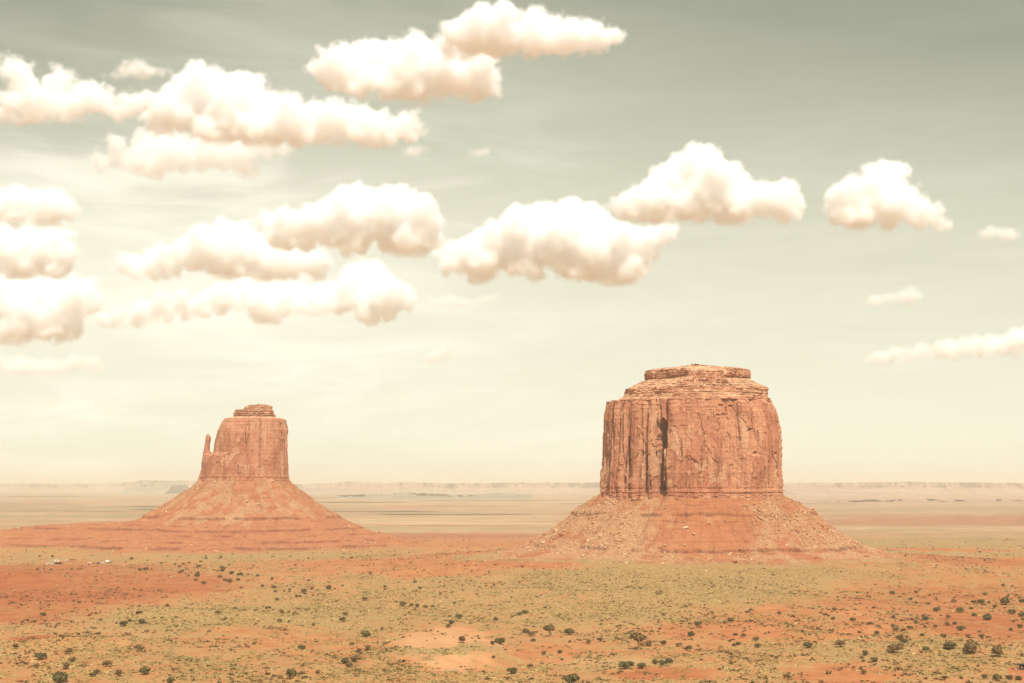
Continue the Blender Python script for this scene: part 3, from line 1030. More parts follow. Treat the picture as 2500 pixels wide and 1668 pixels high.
def mesa_mat(name, a, b_, c_):
    m, t, b = new_mat(name)
    geo = N(t, "ShaderNodeNewGeometry")
    n = N(t, "ShaderNodeTexNoise", i_Scale=0.004, i_Detail=6.0, i_Roughness=0.6)
    mp = N(t, "ShaderNodeMapping")
    mp.inputs["Scale"].default_value = (1, 1, 6)
    L(t, geo.outputs["Position"], mp.inputs[0])
    L(t, mp.outputs[0], n.inputs["Vector"])
    c = mix_rgb(t, map_range(t, n.outputs["Fac"], 0.38, 0.62), a, b_)
    n2 = N(t, "ShaderNodeTexNoise", i_Scale=0.02, i_Detail=3.0)
    mp2 = N(t, "ShaderNodeMapping")
    mp2.inputs["Scale"].default_value = (0.02, 0.02, 1.6)
    L(t, geo.outputs["Position"], mp2.inputs[0])
    L(t, mp2.outputs[0], n2.inputs["Vector"])
    c = mix_rgb(t, map_range(t, n2.outputs["Fac"], 0.50, 0.60, 0.0, 0.7), c, c_)
    L(t, c, b.inputs["Base Color"])
    return m


MM1 = mesa_mat("far_mesa_rock", (0.31, 0.185, 0.125), (0.39, 0.255, 0.175), (0.25, 0.155, 0.11))
MM2 = mesa_mat("far_hill_rock", (0.22, 0.19, 0.14), (0.34, 0.28, 0.20), (0.20, 0.17, 0.12))
far_mesa("mesa", 1880, 2760, 17000, 0, [(1880, 1181), (1960, 1178), (2100, 1179), (2200, 1177), (2260, 1176), (2400, 1178), (2760, 1181)], 601, MM1)
far_mesa("mesa", 700, 1500, 21000, 0, [(700, 1186), (740, 1181), (800, 1180), (840, 1176), (930, 1179), (1000, 1178), (1100, 1180), (1250, 1178), (1400, 1179), (1500, 1178)], 631, MM1)
far_mesa("mesa", -250, 720, 26000, 0, [(-250, 1182), (0, 1181), (200, 1181), (300, 1177), (330, 1174), (420, 1173), (480, 1175), (560, 1177), (720, 1183)], 661, MM1)
far_mesa("low_hills", 290, 400, 19000, 0, [(290, 1186), (305, 1179), (318, 1174.5), (338, 1171.5), (352, 1174), (372, 1172), (388, 1174), (400, 1186)], 691, MM2, 900)
far_mesa("low_hills", 800, 1300, 11500, 0, [(800, 1212), (880, 1207), (960, 1204), (1010, 1204), (1090, 1208), (1150, 1209), (1210, 1206), (1240, 1205), (1300, 1210)], 711, MM2, 700)
far_mesa("low_hills", 2000, 2700, 8200, 0, [(2000, 1226), (2150, 1223), (2300, 1222), (2420, 1221), (2600, 1223), (2700, 1226)], 731, MM1, 700)


# ------------------------------------------------------------------ clouds
def cloud_mat(name, mfp, grid=False):
    m = bpy.data.materials.new(name)
    m.use_nodes = True
    t = m.node_tree
    t.nodes.clear()
    v = N(t, "ShaderNodeVolumeScatter")
    v.inputs["Color"].default_value = (0.980, 0.992, 1.0, 1)
    v.inputs["Density"].default_value = 1.0 / mfp
    v.inputs["Anisotropy"].default_value = 0.0
    if grid:
        a = N(t, "ShaderNodeAttribute", attribute_name="density")
        L(t, math_node(t, 'MULTIPLY', a.outputs["Fac"], 1.0 / mfp), v.inputs["Density"])
    o = N(t, "ShaderNodeOutputMaterial")
    L(t, v.outputs[0], o.inputs["Volume"])
    return m


def vapour_nodes(k, lo, hi, vox, mat, amp, seed, hull, base):
    """bakes a fog grid inside a lumpy hull: full within, torn to wisps by fractal noise near its skin"""
    g = bpy.data.node_groups.new("vapour", 'GeometryNodeTree')
    g.interface.new_socket("Geometry", in_out='INPUT', socket_type='NodeSocketGeometry')
    g.interface.new_socket("Geometry", in_out='OUTPUT', socket_type='NodeSocketGeometry')
    go = g.nodes.new("NodeGroupOutput")
    oi = g.nodes.new("GeometryNodeObjectInfo")
    oi.transform_space = 'RELATIVE'
    oi.inputs["Object"].default_value = hull
    shape = oi.outputs["Geometry"]
    pos = g.nodes.new("GeometryNodeInputPosition").outputs[0]
    prox = g.nodes.new("GeometryNodeProximity")
    prox.target_element = 'FACES'
    g.links.new(shape, prox.inputs[0])
    samp = g.nodes.new("GeometryNodeSampleNearestSurface")
    samp.data_type = 'FLOAT_VECTOR'
    g.links.new(shape, samp.inputs["Mesh"])
    nrm = g.nodes.new("GeometryNodeInputNormal")
    g.links.new(nrm.outputs[0], samp.inputs["Value"])
    sub = g.nodes.new("ShaderNodeVectorMath")
    sub.operation = 'SUBTRACT'
    g.links.new(pos, sub.inputs[0])
    g.links.new(prox.outputs["Position"], sub.inputs[1])
    dot = g.nodes.new("ShaderNodeVectorMath")
    dot.operation = 'DOT_PRODUCT'
    g.links.new(sub.outputs[0], dot.inputs[0])
    g.links.new(samp.outputs[0], dot.inputs[1])

    def mt(op, a, b=None, clamp=False):
        return math_node(g, op, a, b, clamp)
    sgn = mt('SIGN', dot.outputs["Value"])
    inside = mt('MULTIPLY', mt('MULTIPLY', prox.outputs["Distance"], sgn), -1.0 / k)    # in photo pixels, positive within
    off = g.nodes.new("ShaderNodeVectorMath")
    off.operation = 'ADD'
    off.inputs[1].default_value = (seed * 131.7 * k, seed * 57.3 * k, 0)
    g.links.new(pos, off.inputs[0])

    def noise(scale_px, detail, rough):
        n = g.nodes.new("ShaderNodeTexNoise")
        n.inputs["Scale"].default_value = 1.0 / (scale_px * k)
        n.inputs["Detail"].default_value = detail
        n.inputs["Roughness"].default_value = rough
        g.links.new(off.outputs[0], n.inputs["Vector"])
        return n.outputs[0]
    n1 = mt('SUBTRACT', noise(44.0, 7.0, 0.60), 0.5)
    f = mt('ADD', inside, mt('MULTIPLY', n1, amp))
    f = mt('ADD', f, 3.5 + 0.03 * amp)
    dens = mt('MULTIPLY', f, 1.0 / 15.0, True)
    dens = mt('POWER', dens, 1.4)
    sz = g.nodes.new("ShaderNodeSeparateXYZ")
    g.links.new(pos, sz.inputs[0])
    low = mt('ADD', mt('MULTIPLY', mt('SUBTRACT', sz.outputs["Z"], base), 1.0 / k), mt('MULTIPLY', n1, 34.0))
    dens = mt('MULTIPLY', dens, mt('MULTIPLY', low, 1.0 / 26.0, True))
    vc = g.nodes.new("GeometryNodeVolumeCube")
    vc.inputs["Min"].default_value = lo
    vc.inputs["Max"].default_value = hi
    for q, nm in enumerate(("Resolution X", "Resolution Y", "Resolution Z")):
        vc.inputs[nm].default_value = int(max(8, min(560, (hi[q] - lo[q]) / vox)))
    g.links.new(dens, vc.inputs["Density"])
    sm = g.nodes.new("GeometryNodeSetMaterial")
    sm.inputs["Material"].default_value = mat
    g.links.new(vc.outputs[0], sm.inputs[0])
    g.links.new(sm.outputs[0], go.inputs[0])
    return g


CLOUD_BASE = 1400.0
TEX = {}


def cloud_texture(scale, depth, key):
    if key not in TEX:
        tx = bpy.data.textures.new(key, 'CLOUDS')
        tx.noise_scale = scale
        tx.noise_depth = depth
        tx.noise_basis = 'ORIGINAL_PERLIN'
        TEX[key] = tx
    return TEX[key]


def build_cloud(puffs, base_py, label, seed, mfp_px=11.0, rag=1.0, fill=True, base_alt=CLOUD_BASE):
    rng = np.random.default_rng(seed)
    d = ray(np.array(puffs[0][0]), np.array(float(base_py)))
    Y = (base_alt - CAM_H) / (d[2] / d[1])
    k = Y / F
    # link neighbouring puffs so the body is continuous
    P = [tuple(map(float, p)) for p in puffs]
    link = []
    for a in range(len(P)):
        near = sorted(range(len(P)), key=lambda b: math.hypot(P[a][0] - P[b][0], P[a][1] - P[b][1]))[1:3]
        for b in near:
            link.append(tuple(0.5 * (P[a][q] + P[b][q]) for q in range(3)))
    P = np.array(P + link)
    span = max(np.ptp(P[:, 0]), 60)
    # the body between the puffs' upper outline and the flat base
    body = []
    if fill:
        for x in np.arange((P[:, 0] - P[:, 2]).min() + 8, (P[:, 0] + P[:, 2]).max() - 8, 14.0):
            near = np.abs(P[:, 0] - x) < P[:, 2]
            if not near.any():
                continue
            q = P[near]
            hgt = np.sqrt(q[:, 2] ** 2 - (q[:, 0] - x) ** 2)
            top, bot = (q[:, 1] - hgt).min(), min(base_py, (q[:, 1] + hgt).max() + 6)
            y = top + 14
            while y < bot - 4:
                r = min(26.0, max(8.0, 0.30 * (bot - top))) * rng.uniform(0.7, 1.1)
                if y - r > top:
                    body.append((x + rng.uniform(-6, 6), y, r))
                y += r * 0.9
    sph = []

    def lumps(c, R, n, gen):
        for _ in range(n):
            v = rng.normal(size=3)
            v[2] = v[2] * 0.9 + 0.35
            v[1] -= 0.3
            v /= np.linalg.norm(v)
            R2 = R * rng.uniform(0.16, 0.40)
            c2 = c + v * R * rng.uniform(0.82, 1.0)
            if R2 > 2.2 * k:
                sph.append((c2, R2))
                if gen:
                    lumps(c2, R2, 6, gen - 1)
    for ip, (px, py, r) in enumerate(list(P) + body):
        depth = rng.uniform(-1, 1) * min(0.22 * span, 0.9 * r + 18)
        c = at_depth(px, py, Y) + np.array([0, depth * k, 0])
        R = r * k
        sph.append((c, R * 0.86))
        if ip < len(P):
            lumps(c, R * 0.86, 17, 2 if r > 24 else 1)
        else:
            lumps(c, R * 0.86, 4, 0)
    floor_z = at_depth(puffs[0][0], base_py, Y)[2]

    def volume_mesh(name, spheres, mat, vox, disp, flat, parent=None):
        Vs, Fs, n = [], [], 0
        for (c, R) in spheres:
            T = ICO2 if R > 12 * k else ICO1
            v = T[0] * R + c
            fz = floor_z + 7 * k * fbm(v[:, 0] / (60 * k), v[:, 1] / (60 * k), seed, 3) + (1 - flat) * -12 * k
            v[:, 2] = np.where(v[:, 2] < fz, fz + (v[:, 2] - fz) * (0.25 if flat else 0.55), v[:, 2])
            Vs.append(v)
            Fs.append(T[1] + n)
            n += len(v)
        V = np.concatenate(Vs)
        o0 = V.mean(0)
        if parent is not None:
            o0 = np.array(parent.location)
        o = add(name, make_mesh(name, V - o0, np.concatenate(Fs), mat, True), parent, None if parent is not None else o0)

        def rem(v_):
            md = o.modifiers.new("remesh", 'REMESH')
            md.mode = 'VOXEL'
            md.voxel_size = v_ * k
            md.use_smooth_shade = True
        rem(vox)
        for (sc_, st_, dp) in disp:
            md = o.modifiers.new("displace", 'DISPLACE')
            md.texture = cloud_texture(sc_ * k, dp, "billow_%d_%d" % (int(sc_ * 10), int(round(k * 1000))))
            md.texture_coords = 'LOCAL'
            md.strength = st_ * k
            md.mid_level = 0.5
        rem(vox)
        return o
    o = volume_mesh("cloud", sph, cloud_mat("thin_vapour", 190.0 * k), 2.6, ((34.0, 11.0 * rag, 2), (12.0, 9.0 * rag, 3)), 1)
    mat = cloud_mat("cloud_vapour", 1.5 * mfp_px * k, True)
    v = bpy.data.objects.new("vapour", bpy.data.volumes.new("vapour"))
    C.objects.link(v)
    v.parent = o
    v.data.materials.append(mat)
    S_ = np.array([np.concatenate([c - np.array(o.location), [R]]) for c, R in sph])
    pad = 26 * k
    lo = (S_[:, :3] - S_[:, 3:]).min(0) - pad
    hi = (S_[:, :3] + S_[:, 3:]).max(0) + pad
    lo[2] = max(lo[2], floor_z - o.location[2] - 26 * k)
    md = v.modifiers.new("vapour", 'NODES')
    amp = rag * min(84.0, 1.9 * max(p[2] for p in puffs))
    md.node_group = vapour_nodes(k, tuple(lo), tuple(hi), 3.2 * k, mat, amp, seed, o, floor_z - o.location[2] + 2 * k)
    return tag(o, label, "cloud", "fair weather cumulus clouds")


CLOUDS = [
    ([(1120, 95, 45), (1170, 70, 48), (1230, 52, 44), (1290, 85, 48), (1345, 58, 42), (1400, 88, 40), (1455, 82, 30), (1500, 92, 22), (1210, 108, 40), (1350, 112, 30)], 140,
     "highest cream cumulus at the top of the sky", 1, 11, 1.0),
    ([(790, 165, 34), (850, 150, 46), (930, 122, 40), (1000, 150, 52), (1080, 165, 56), (1150, 150, 46), (1195, 185, 34), (870, 192, 36), (950, 222, 30), (1020, 230, 22), (1015, 92, 14), (1045, 112, 18), (1130, 205, 34)], 246,
     "wide cumulus directly under the highest cloud, its right end rounded", 2, 11, 1.1),
    ([(470, 225, 46), (500, 200, 42), (450, 270, 46), (560, 230, 46), (620, 215, 32), (600, 270, 56), (680, 270, 42), (740, 290, 50), (820, 300, 46), (880, 290, 38), (900, 320, 40), (960, 310, 32), (1000, 300, 26), (1030, 322, 16), (540, 300, 50), (640, 320, 42), (385, 275, 38)], 362,
     "long bank of cumulus rising to a dome at its left end, upper left sky", 3, 12, 1.2),
    ([(390, 330, 40), (350, 355, 34), (420, 365, 44), (480, 372, 42), (330, 400, 34), (250, 395, 22), (400, 410, 34), (540, 378, 40), (600, 372, 34), (660, 366, 24), (700, 350, 20), (575, 420, 14), (610, 440, 12)], 440,
     "ragged torn cloud hanging beneath the long domed bank", 4, 26, 1.8, False),
    ([(990, 375, 16), (1015, 366, 17), (1035, 362, 12)], 388, "little ragged puff off the right tip of the long domed bank", 5, 18, 1.5),
    ([(20, 165, 30), (60, 185, 26), (130, 200, 30), (160, 190, 20), (70, 232, 40), (140, 242, 38), (220, 238, 36), (260, 252, 30), (190, 275, 34), (310, 248, 28), (350, 235, 20), (10, 280, 30), (80, 275, 34), (290, 290, 22)], 305,
     "broken patchy cumulus cut by the left edge near the top", 6, 14, 1.5, False),
    ([(300, 175, 18), (340, 162, 22), (375, 172, 18), (408, 180, 9), (250, 185, 11)], 192, "small flat scrap of cloud floating alone above the patchy left cumulus", 7, 16, 1.4),
    ([(10, 490, 30), (50, 485, 34), (100, 490, 40), (145, 505, 34), (110, 530, 34), (20, 525, 30)], 556, "round topped cloud at the left edge, uppermost of the stacked pile there", 8, 11, 1.0),
    ([(20, 600, 46), (90, 590, 42), (140, 585, 28), (180, 568, 10), (60, 640, 42), (130, 640, 36)], 682, "middle cloud of the pile stacked at the left edge", 9, 11, 1.2),
    ([(10, 720, 46), (90, 720, 46), (160, 715, 40), (215, 720, 36), (250, 728, 18), (60, 780, 44), (140, 785, 38), (20, 815, 34)], 845, "lowest and widest cloud of the pile stacked at the left edge", 10, 13, 1.3),
    ([(10, 892, 28), (60, 890, 26), (100, 895, 24), (155, 893, 22), (205, 885, 22), (240, 882, 15)], 926, "faint flat cloud low at the left edge above the desert", 11, 26, 1.2),
    ([(870, 490, 42), (830, 520, 46), (930, 500, 46), (980, 490, 44), (1030, 520, 44), (960, 545, 56), (1050, 560, 32), (780, 530, 40), (740, 555, 36), (680, 550, 38), (650, 538, 26), (860, 580, 42), (1000, 590, 46)], 628,
     "bright cumulus with twin domes in the centre left of the sky", 12, 10, 0.9),
    ([(530, 580, 38), (480, 600, 42), (570, 580, 46), (620, 590, 42), (440, 620, 32), (560, 630, 46), (660, 640, 42), (720, 640, 36), (350, 640, 32), (310, 640, 26), (780, 640, 28)], 690,
     "sloping cloud bank left of and below the twin domed cumulus", 13, 11, 1.0),
    ([(560, 715, 36), (620, 710, 34), (500, 735, 32), (690, 715, 38), (760, 720, 36), (820, 715, 36), (880, 720, 38), (940, 720, 40), (985, 725, 34), (400, 745, 30), (320, 768, 26), (250, 782, 22), (900, 750, 30), (650, 755, 34), (860, 665, 26), (920, 655, 26)], 806,
     "long low bank of white cloud high above the spired butte", 14, 12, 1.0),
    ([(1140, 610, 38), (1100, 622, 32), (1200, 590, 46), (1260, 560, 50), (1320, 530, 46), (1400, 515, 44), (1450, 545, 46), (1370, 580, 66), (1280, 620, 56), (1480, 590, 46), (1540, 580, 36), (1600, 570, 30), (1640, 562, 18), (1560, 610, 30), (1180, 640, 40), (1420, 640, 46), (1500, 660, 36), (1540, 680, 26)], 695,
     "largest brilliant white cumulus in the middle of the sky", 15, 10, 0.9),
    ([(1050, 735, 15), (1100, 740, 17), (1150, 740, 16), (1195, 735, 13), (1222, 726, 8)], 752, "thin flat white streak of cloud under the brilliant central cumulus", 16, 13, 1.0),
    ([(1560, 490, 36), (1610, 460, 38), (1640, 420, 40), (1690, 395, 36), (1730, 385, 26), (1740, 430, 46), (1780, 440, 36), (1820, 470, 42), (1700, 490, 50), (1620, 510, 36), (1500, 508, 22), (1870, 490, 36), (1910, 470, 32), (1935, 480, 26), (1920, 520, 24), (1800, 510, 36)], 552,
     "tall peaked cumulus straight above the flat-topped butte", 17, 10, 0.9),
    ([(2140, 430, 28), (2170, 415, 26), (2195, 410, 16), (2110, 460, 36), (2060, 460, 24), (2040, 490, 30), (2100, 510, 46), (2170, 500, 40), (2210, 480, 30), (2222, 468, 14), (2240, 520, 26), (2290, 520, 18), (2280, 545, 20), (2308, 550, 9)], 570,
     "solitary three-cornered cumulus to the right of the tall peaked one", 18, 11, 1.0),
    ([(2400, 573, 13), (2430, 567, 18), (2460, 571, 18), (2482, 578, 11)], 592, "tiny puff near the right edge beside the three-cornered cumulus", 19, 15, 1.4),
    ([(2150, 734, 15), (2180, 728, 17), (2220, 724, 19), (2242, 725, 13), (2122, 737, 10)], 750, "small isolated puff right of the butte's cap, midway down the sky", 20, 16, 1.3),
    ([(2160, 870, 18), (2220, 858, 20), (2290, 852, 22), (2350, 842, 24), (2420, 838, 26), (2480, 828, 26), (2530, 822, 30), (2120, 880, 14)], 897,
     "long tapering cloud running off the right edge low in the sky", 21, 14, 1.0),
    ([(1048, 876, 14), (1062, 868, 15), (1078, 858, 15), (1100, 843, 13)], 896, "small slanting wisp of cloud between the two buttes", 22, 18, 1.1),
    ([(1160, 374, 15), (1185, 370, 12), (1145, 382, 10)], 394, "pale scrap of cloud in the open centre of the upper sky", 23, 22, 1.4),
]
for args in CLOUDS:
    build_cloud(*args)


# ------------------------------------------------------------------ small plants and loose stones (uncountable: one object each)
def tuft_field(name, n, seed, size, height, palette, want, blades=9, rmin=640, rmax=1750, power=1.0, zlift=0.0):
    rng = np.random.default_rng(seed)
    az = np.radians(rng.uniform(-29, 29, n))
    r = rmin * (rmax / rmin) ** (rng.uniform(0, 1, n) ** power)
    x, y = r * np.sin(az), r * np.cos(az)
    px, py = project(x, y, np.zeros(n))
    keep = rng.uniform(0, 1, n) < want(x, y, px, py)
    keep &= (np.hypot(x - BM.cx, y - BM.Yc) > 255) & (np.hypot(x - BT.cx, y - BT.Yc) > 330)
    x, y, px, py = x[keep], y[keep], px[keep], py[keep]
    n = len(x)
    z = terrain_height(x, y) - 0.05
    grow = rng.lognormal(0, 0.38, n)
    s = size * grow
    hgt = height * grow * rng.uniform(0.7, 1.3, n)
    a0 = rng.uniform(0, 2 * np.pi, n)
    V = np.zeros((n, blades, 4, 3), np.float32)
    for b in range(blades):
        a = a0 + b * 2.4 + rng.uniform(-0.4, 0.4, n)
        rad = s * np.sqrt((b + 0.5) / blades) * 0.42
        cx, cy = x + rad * np.cos(a), y + rad * np.sin(a)
        wv = s * rng.uniform(0.18, 0.34, n)
        ta = rng.uniform(0, np.pi, n)
        dx, dy = np.cos(ta) * wv, np.sin(ta) * wv
        top = hgt * rng.uniform(0.6, 1.1, n) * (1 - 0.5 * (b / blades))
        lean = rng.uniform(-0.25, 0.45, n) * s
        lx, ly = np.cos(a) * lean, np.sin(a) * lean
        V[:, b, 0] = np.stack([cx - dx, cy - dy, z], -1)
        V[:, b, 1] = np.stack([cx + dx, cy + dy, z], -1)
        V[:, b, 2] = np.stack([cx + dx * 0.7 + lx, cy + dy * 0.7 + ly, z + top], -1)
        V[:, b, 3] = np.stack([cx - dx * 0.7 + lx, cy - dy * 0.7 + ly, z + top * 0.9], -1)
    pal = np.array(palette)
    mixn = np.clip(0.5 + 0.5 * fbm(x / 60.0, y / 60.0, seed + 4, 3) + rng.normal(0, 0.22, n), 0, 0.999) * (len(pal) - 1)
    i0 = np.floor(mixn).astype(int)
    col = pal[i0] * (1 - (mixn - i0))[:, None] + pal[np.minimum(i0 + 1, len(pal) - 1)] * (mixn - i0)[:, None]
    col = col * rng.uniform(0.8, 1.2, (n, 1))
    colv = np.repeat(col[:, None, :], blades * 4, 1).reshape(-1, 3)
    Fq = np.arange(n * blades * 4).reshape(-1, 4)
    me = make_mesh(name, V.reshape(-1, 3), Fq, MAT_COL, False, None, {"Col": colv})
    return tag(add(name, me), kind='stuff')


def want_grass(x, y, px, py):
    v, r, p = zones(px, py)
    n = 0.5 + 0.8 * fbm((x + 0.4 * y) / 8.0, (y - 0.3 * x) / 22.0, 811, 3) + 0.7 * fbm(x / 40.0, y / 70.0, 812, 2)
    return np.clip(sstep(0.25, 0.85, v * 0.9 + 0.55 * (n - 0.5)), 0, 1) * (1 - 0.8 * p)


def want_scrub(x, y, px, py):
    v, r, p = zones(px, py)
    n = 0.5 + 0.7 * fbm(x / 14.0, y / 24.0, 821, 3) + 0.6 * fbm(x / 70.0, y / 110.0, 822, 3)
    return np.clip((0.30 + 0.45 * r + 0.25 * v) * sstep(0.30, 0.85, n), 0, 1) * (1 - 0.95 * p) * (1 - 0.9 * blob(px, py, 2500, 1645, 46, 17, 0.12))


tuft_field("dry_grass", 190000, 831, 1.10, 0.40, [(0.52, 0.390, 0.170), (0.42, 0.295, 0.112), (0.32, 0.232, 0.090), (0.165, 0.110, 0.042)], want_grass, 9, 640, 2000)
tuft_field("low_scrub", 78000, 841, 1.25, 0.70, [(0.138, 0.098, 0.040), (0.188, 0.119, 0.048), (0.231, 0.106, 0.048), (0.119, 0.098, 0.037)], want_scrub, 9, 640, 2900)


def rock_shape(rng, base, flat=0.7):
    v = base.copy()
    for _ in range(7):
        nrm = rng.normal(size=3)
        nrm /= np.linalg.norm(nrm)
        d = v @ nrm
        lim = rng.uniform(0.55, 0.85)
        v -= np.clip(d - lim, 0, None)[:, None] * nrm
    v *= np.array([rng.uniform(0.8, 1.3), rng.uniform(0.7, 1.1), rng.uniform(0.55, 0.95) * flat / 0.7])
    return v


def rubble_field(name, B, n, seed, want):
    rng = np.random.default_rng(seed)
    phi = rng.uniform(-np.pi * 1.03, np.pi * 0.03, n)
    phi = (phi + np.pi) % (2 * np.pi) - np.pi
    d = 2 + 225 * rng.uniform(0, 1, n) ** 0.85
    R = B.radius(phi) + d
    x, y = B.cx + R * np.cos(phi), B.Yc + R * np.sin(phi)
    z = surface_height(x, y)
    px, py = project(x, y, z)
    keep = rng.uniform(0, 1, n) < want(px, py, d, x, y)
    x, y, z, px, py = x[keep], y[keep], z[keep], px[keep], py[keep]
    n = len(x)
    size = 0.40 * (1 + rng.pareto(2.5, n))
    size = np.minimum(size, 2.0)
    shapes = [rock_shape(rng, ICO1[0]) for _ in range(12)]
    V = np.zeros((n, 12, 3), np.float32)
    which = rng.integers(0, 12, n)
    a = rng.uniform(0, 2 * np.pi, n)
    for k in range(12):
        m = which == k
        s = shapes[k]
        ca, sa = np.cos(a[m])[:, None], np.sin(a[m])[:, None]
        V[m, :, 0] = x[m, None] + size[m, None] * (s[None, :, 0] * ca - s[None, :, 1] * sa)
        V[m, :, 1] = y[m, None] + size[m, None] * (s[None, :, 0] * sa + s[None, :, 1] * ca)
        V[m, :, 2] = z[m, None] + size[m, None] * (s[None, :, 2] + 0.25)
    pal = np.array([(0.60, 0.40, 0.245), (0.52, 0.30, 0.165), (0.44, 0.225, 0.118), (0.33, 0.140, 0.072)])
    q = np.clip(rng.beta(1.6, 1.1, n) * 3 - 0.4 * (py > 1320), 0, 2.999)
    i0 = q.astype(int)
    col = pal[i0] * (1 - (q - i0))[:, None] + pal[i0 + 1] * (q - i0)[:, None]
    Fq = (ICO1[1][None] + (np.arange(n) * 12)[:, None, None]).reshape(-1, 3)
    me = make_mesh(name, V.reshape(-1, 3), Fq, MAT_ROCK, False, None, {"Col": np.repeat(col[:, None], 12, 1).reshape(-1, 3)})
    return tag(add(name, me), kind='stuff')


def want_m(px, py, d, x, y):
    cl = sstep(-0.02, 0.40, fbm(x / 22.0, y / 22.0, 861, 4) + 0.10)
    left = 1 - sstep(1520, 1600, px)
    right = sstep(1790, 1850, px) * (1 - sstep(1335, 1352, py))
    up = 1 - sstep(1335, 1350, py)
    low = sstep(1342, 1350, py) * (1 - sstep(1368, 1385, py)) * (1 - sstep(1840, 1900, px)) * sstep(1330, 1420, px)
    apron = (1 - sstep(1400, 1460, px)) * sstep(1325, 1335, py) * (1 - sstep(1352, 1366, py))
    return np.clip((0.3 + 0.7 * cl) * (0.07 * up + 0.80 * left * up + 0.72 * right) + cl * (0.34 * low + 0.24 * apron + 0.02), 0, 1)


def want_t(px, py, d, x, y):
    cl = sstep(-0.1, 0.35, fbm(x / 22.0, y / 22.0, 871, 3))
    return np.clip(cl * (0.35 + 0.25 * sstep(1280, 1240, py)), 0, 1)


rubble_field("talus_rubble", BM, 70000, 851, want_m)
rubble_field("talus_rubble", BT, 42000, 853, want_t)


# ------------------------------------------------------------------ boulders that can be told apart
def boulder(px, py, w, label, seed, tone=0, tall=1.0, lean=0.0):
    P, ok = hit(px, py)
    x, y, z = P[0]
    k = y / F
    rng = np.random.default_rng(seed)
    v = rock_shape(rng, ICO3[0])
    v += 0.05 * fbm(v[:, 0] * 3 + seed, v[:, 1] * 3 + v[:, 2] * 2, seed, 3)[:, None] * v
    v *= np.array([1, 0.85, 0.9 * tall])
    r = 0.5 * w * k
    v = v * r
    if lean:
        ca, sa = math.cos(lean), math.sin(lean)
        v = np.stack([v[:, 0] * ca - v[:, 2] * sa, v[:, 1], v[:, 0] * sa + v[:, 2] * ca], -1)
    pal = [(0.50, 0.28, 0.165), (0.60, 0.40, 0.25), (0.34, 0.135, 0.075)][tone]
    col = np.array(pal) * (1 + 0.12 * fbm(v[:, 0] / r * 2, v[:, 2] / r * 2, seed + 3, 2))[:, None]
    me = make_mesh("boulder", v, ICO3[1], MAT_ROCK, False, None, {"Col": col})
    return tag(add("boulder", me, None, (x, y, z + 0.28 * r * tall)), label, "boulder", "boulders fallen from the buttes")


for i, (px, py, w, tone, tall, lean, lab) in enumerate([
        (1674, 1290, 13, 1, 1.0, 0.2, "pale rounded boulder alone on the smooth red slope below the wall's centre"),
        (1694, 1305, 13, 0, 0.7, -0.4, "tilted slab of rock just below the pale rounded boulder"),
        (1357, 1300, 21, 0, 0.9, 0.1, "largest boulder on the left rubble slope of the flat-topped butte"),
        (1371, 1307, 15, 2, 0.9, -0.2, "red boulder pressed against the largest one on the left rubble slope"),
        (1468, 1309, 13, 0, 0.8, 0.0, "mid-sized tan boulder halfway across the left rubble slope"),
        (1794, 1374, 17, 2, 1.1, 0.1, "dark-sided block standing at the foot of the big talus slope"),
        (1838, 1367, 11, 0, 0.8, 0.3, "pale block just right of the dark-sided one at the talus foot"),
        (1612, 1336, 10, 0, 0.9, 0.0, "left one of two boulders side by side above the lower rock ledge"),
        (1624, 1333, 10, 0, 0.9, 0.3, "right one of two boulders side by side above the lower rock ledge"),
        (1673, 1331, 8, 1, 0.8, 0.0, "small cream boulder above the lower ledge, straight below the rounded one"),
        (1327, 1326, 14, 0, 0.8, 0.2, "flat boulder low on the outer edge of the left rubble slope"),
        (1300, 1325, 12, 2, 0.9, 0.0, "red boulder on the skyline at the bottom of the left slope"),
        (1855, 1250, 17, 2, 0.6, -0.6, "long leaning slab high on the right rubble slope"),
        (1857, 1266, 17, 0, 0.6, -0.6, "second leaning slab directly beneath the long high one"),
        (1914, 1267, 12, 0, 0.8, -0.3, "block near the right skyline of the big talus slope"),
        (1949, 1299, 11, 2, 1.0, -0.8, "dark upright splinter of rock on the right rubble slope"),
        (1989, 1318, 10, 0, 0.9, -0.6, "pale leaning rock low on the right rubble slope"),
        (2115, 1359, 11, 2, 0.8, 0.0, "lone dark rock beyond the right end of the lower ledge"),
        (1369, 1346, 8, 0, 0.9, 0.0, "small block sitting on the lower ledge at its left end"),
        (1834, 1218, 9, 0, 0.9, 0.0, "small boulder right beneath the foot of the big cliff"),
        (1924, 1240, 11, 0, 0.6, -0.5, "thin slab on the upper right skyline of the big talus slope"),
        (1449, 1277, 9, 0, 0.8, 0.0, "small tan boulder in the upper half of the left rubble slope"),
        (602, 1226, 13, 0, 0.8, 0.5, "slanted slab in the middle of the spired butte's slope"),
        (524, 1178, 9, 0, 0.9, 0.2, "boulder at the top left of the spired butte's slope"),
        (665, 1176, 10, 0, 1.0, 0.2, "boulder at the top right of the spired butte's slope"),
        (406, 1250, 7, 1, 0.9, 0.0, "pale rock at the left foot of the spired butte's slope"),
        (926, 1302, 6, 2, 1.8, 0.0, "little red rock pillar at the far right foot of the spired butte"),
        (1142, 1341, 8, 2, 0.5, 0.2, "low dark slab on the skyline between the buttes")]):
    boulder(px, py, w, lab, 900 + i, tone, tall, lean)


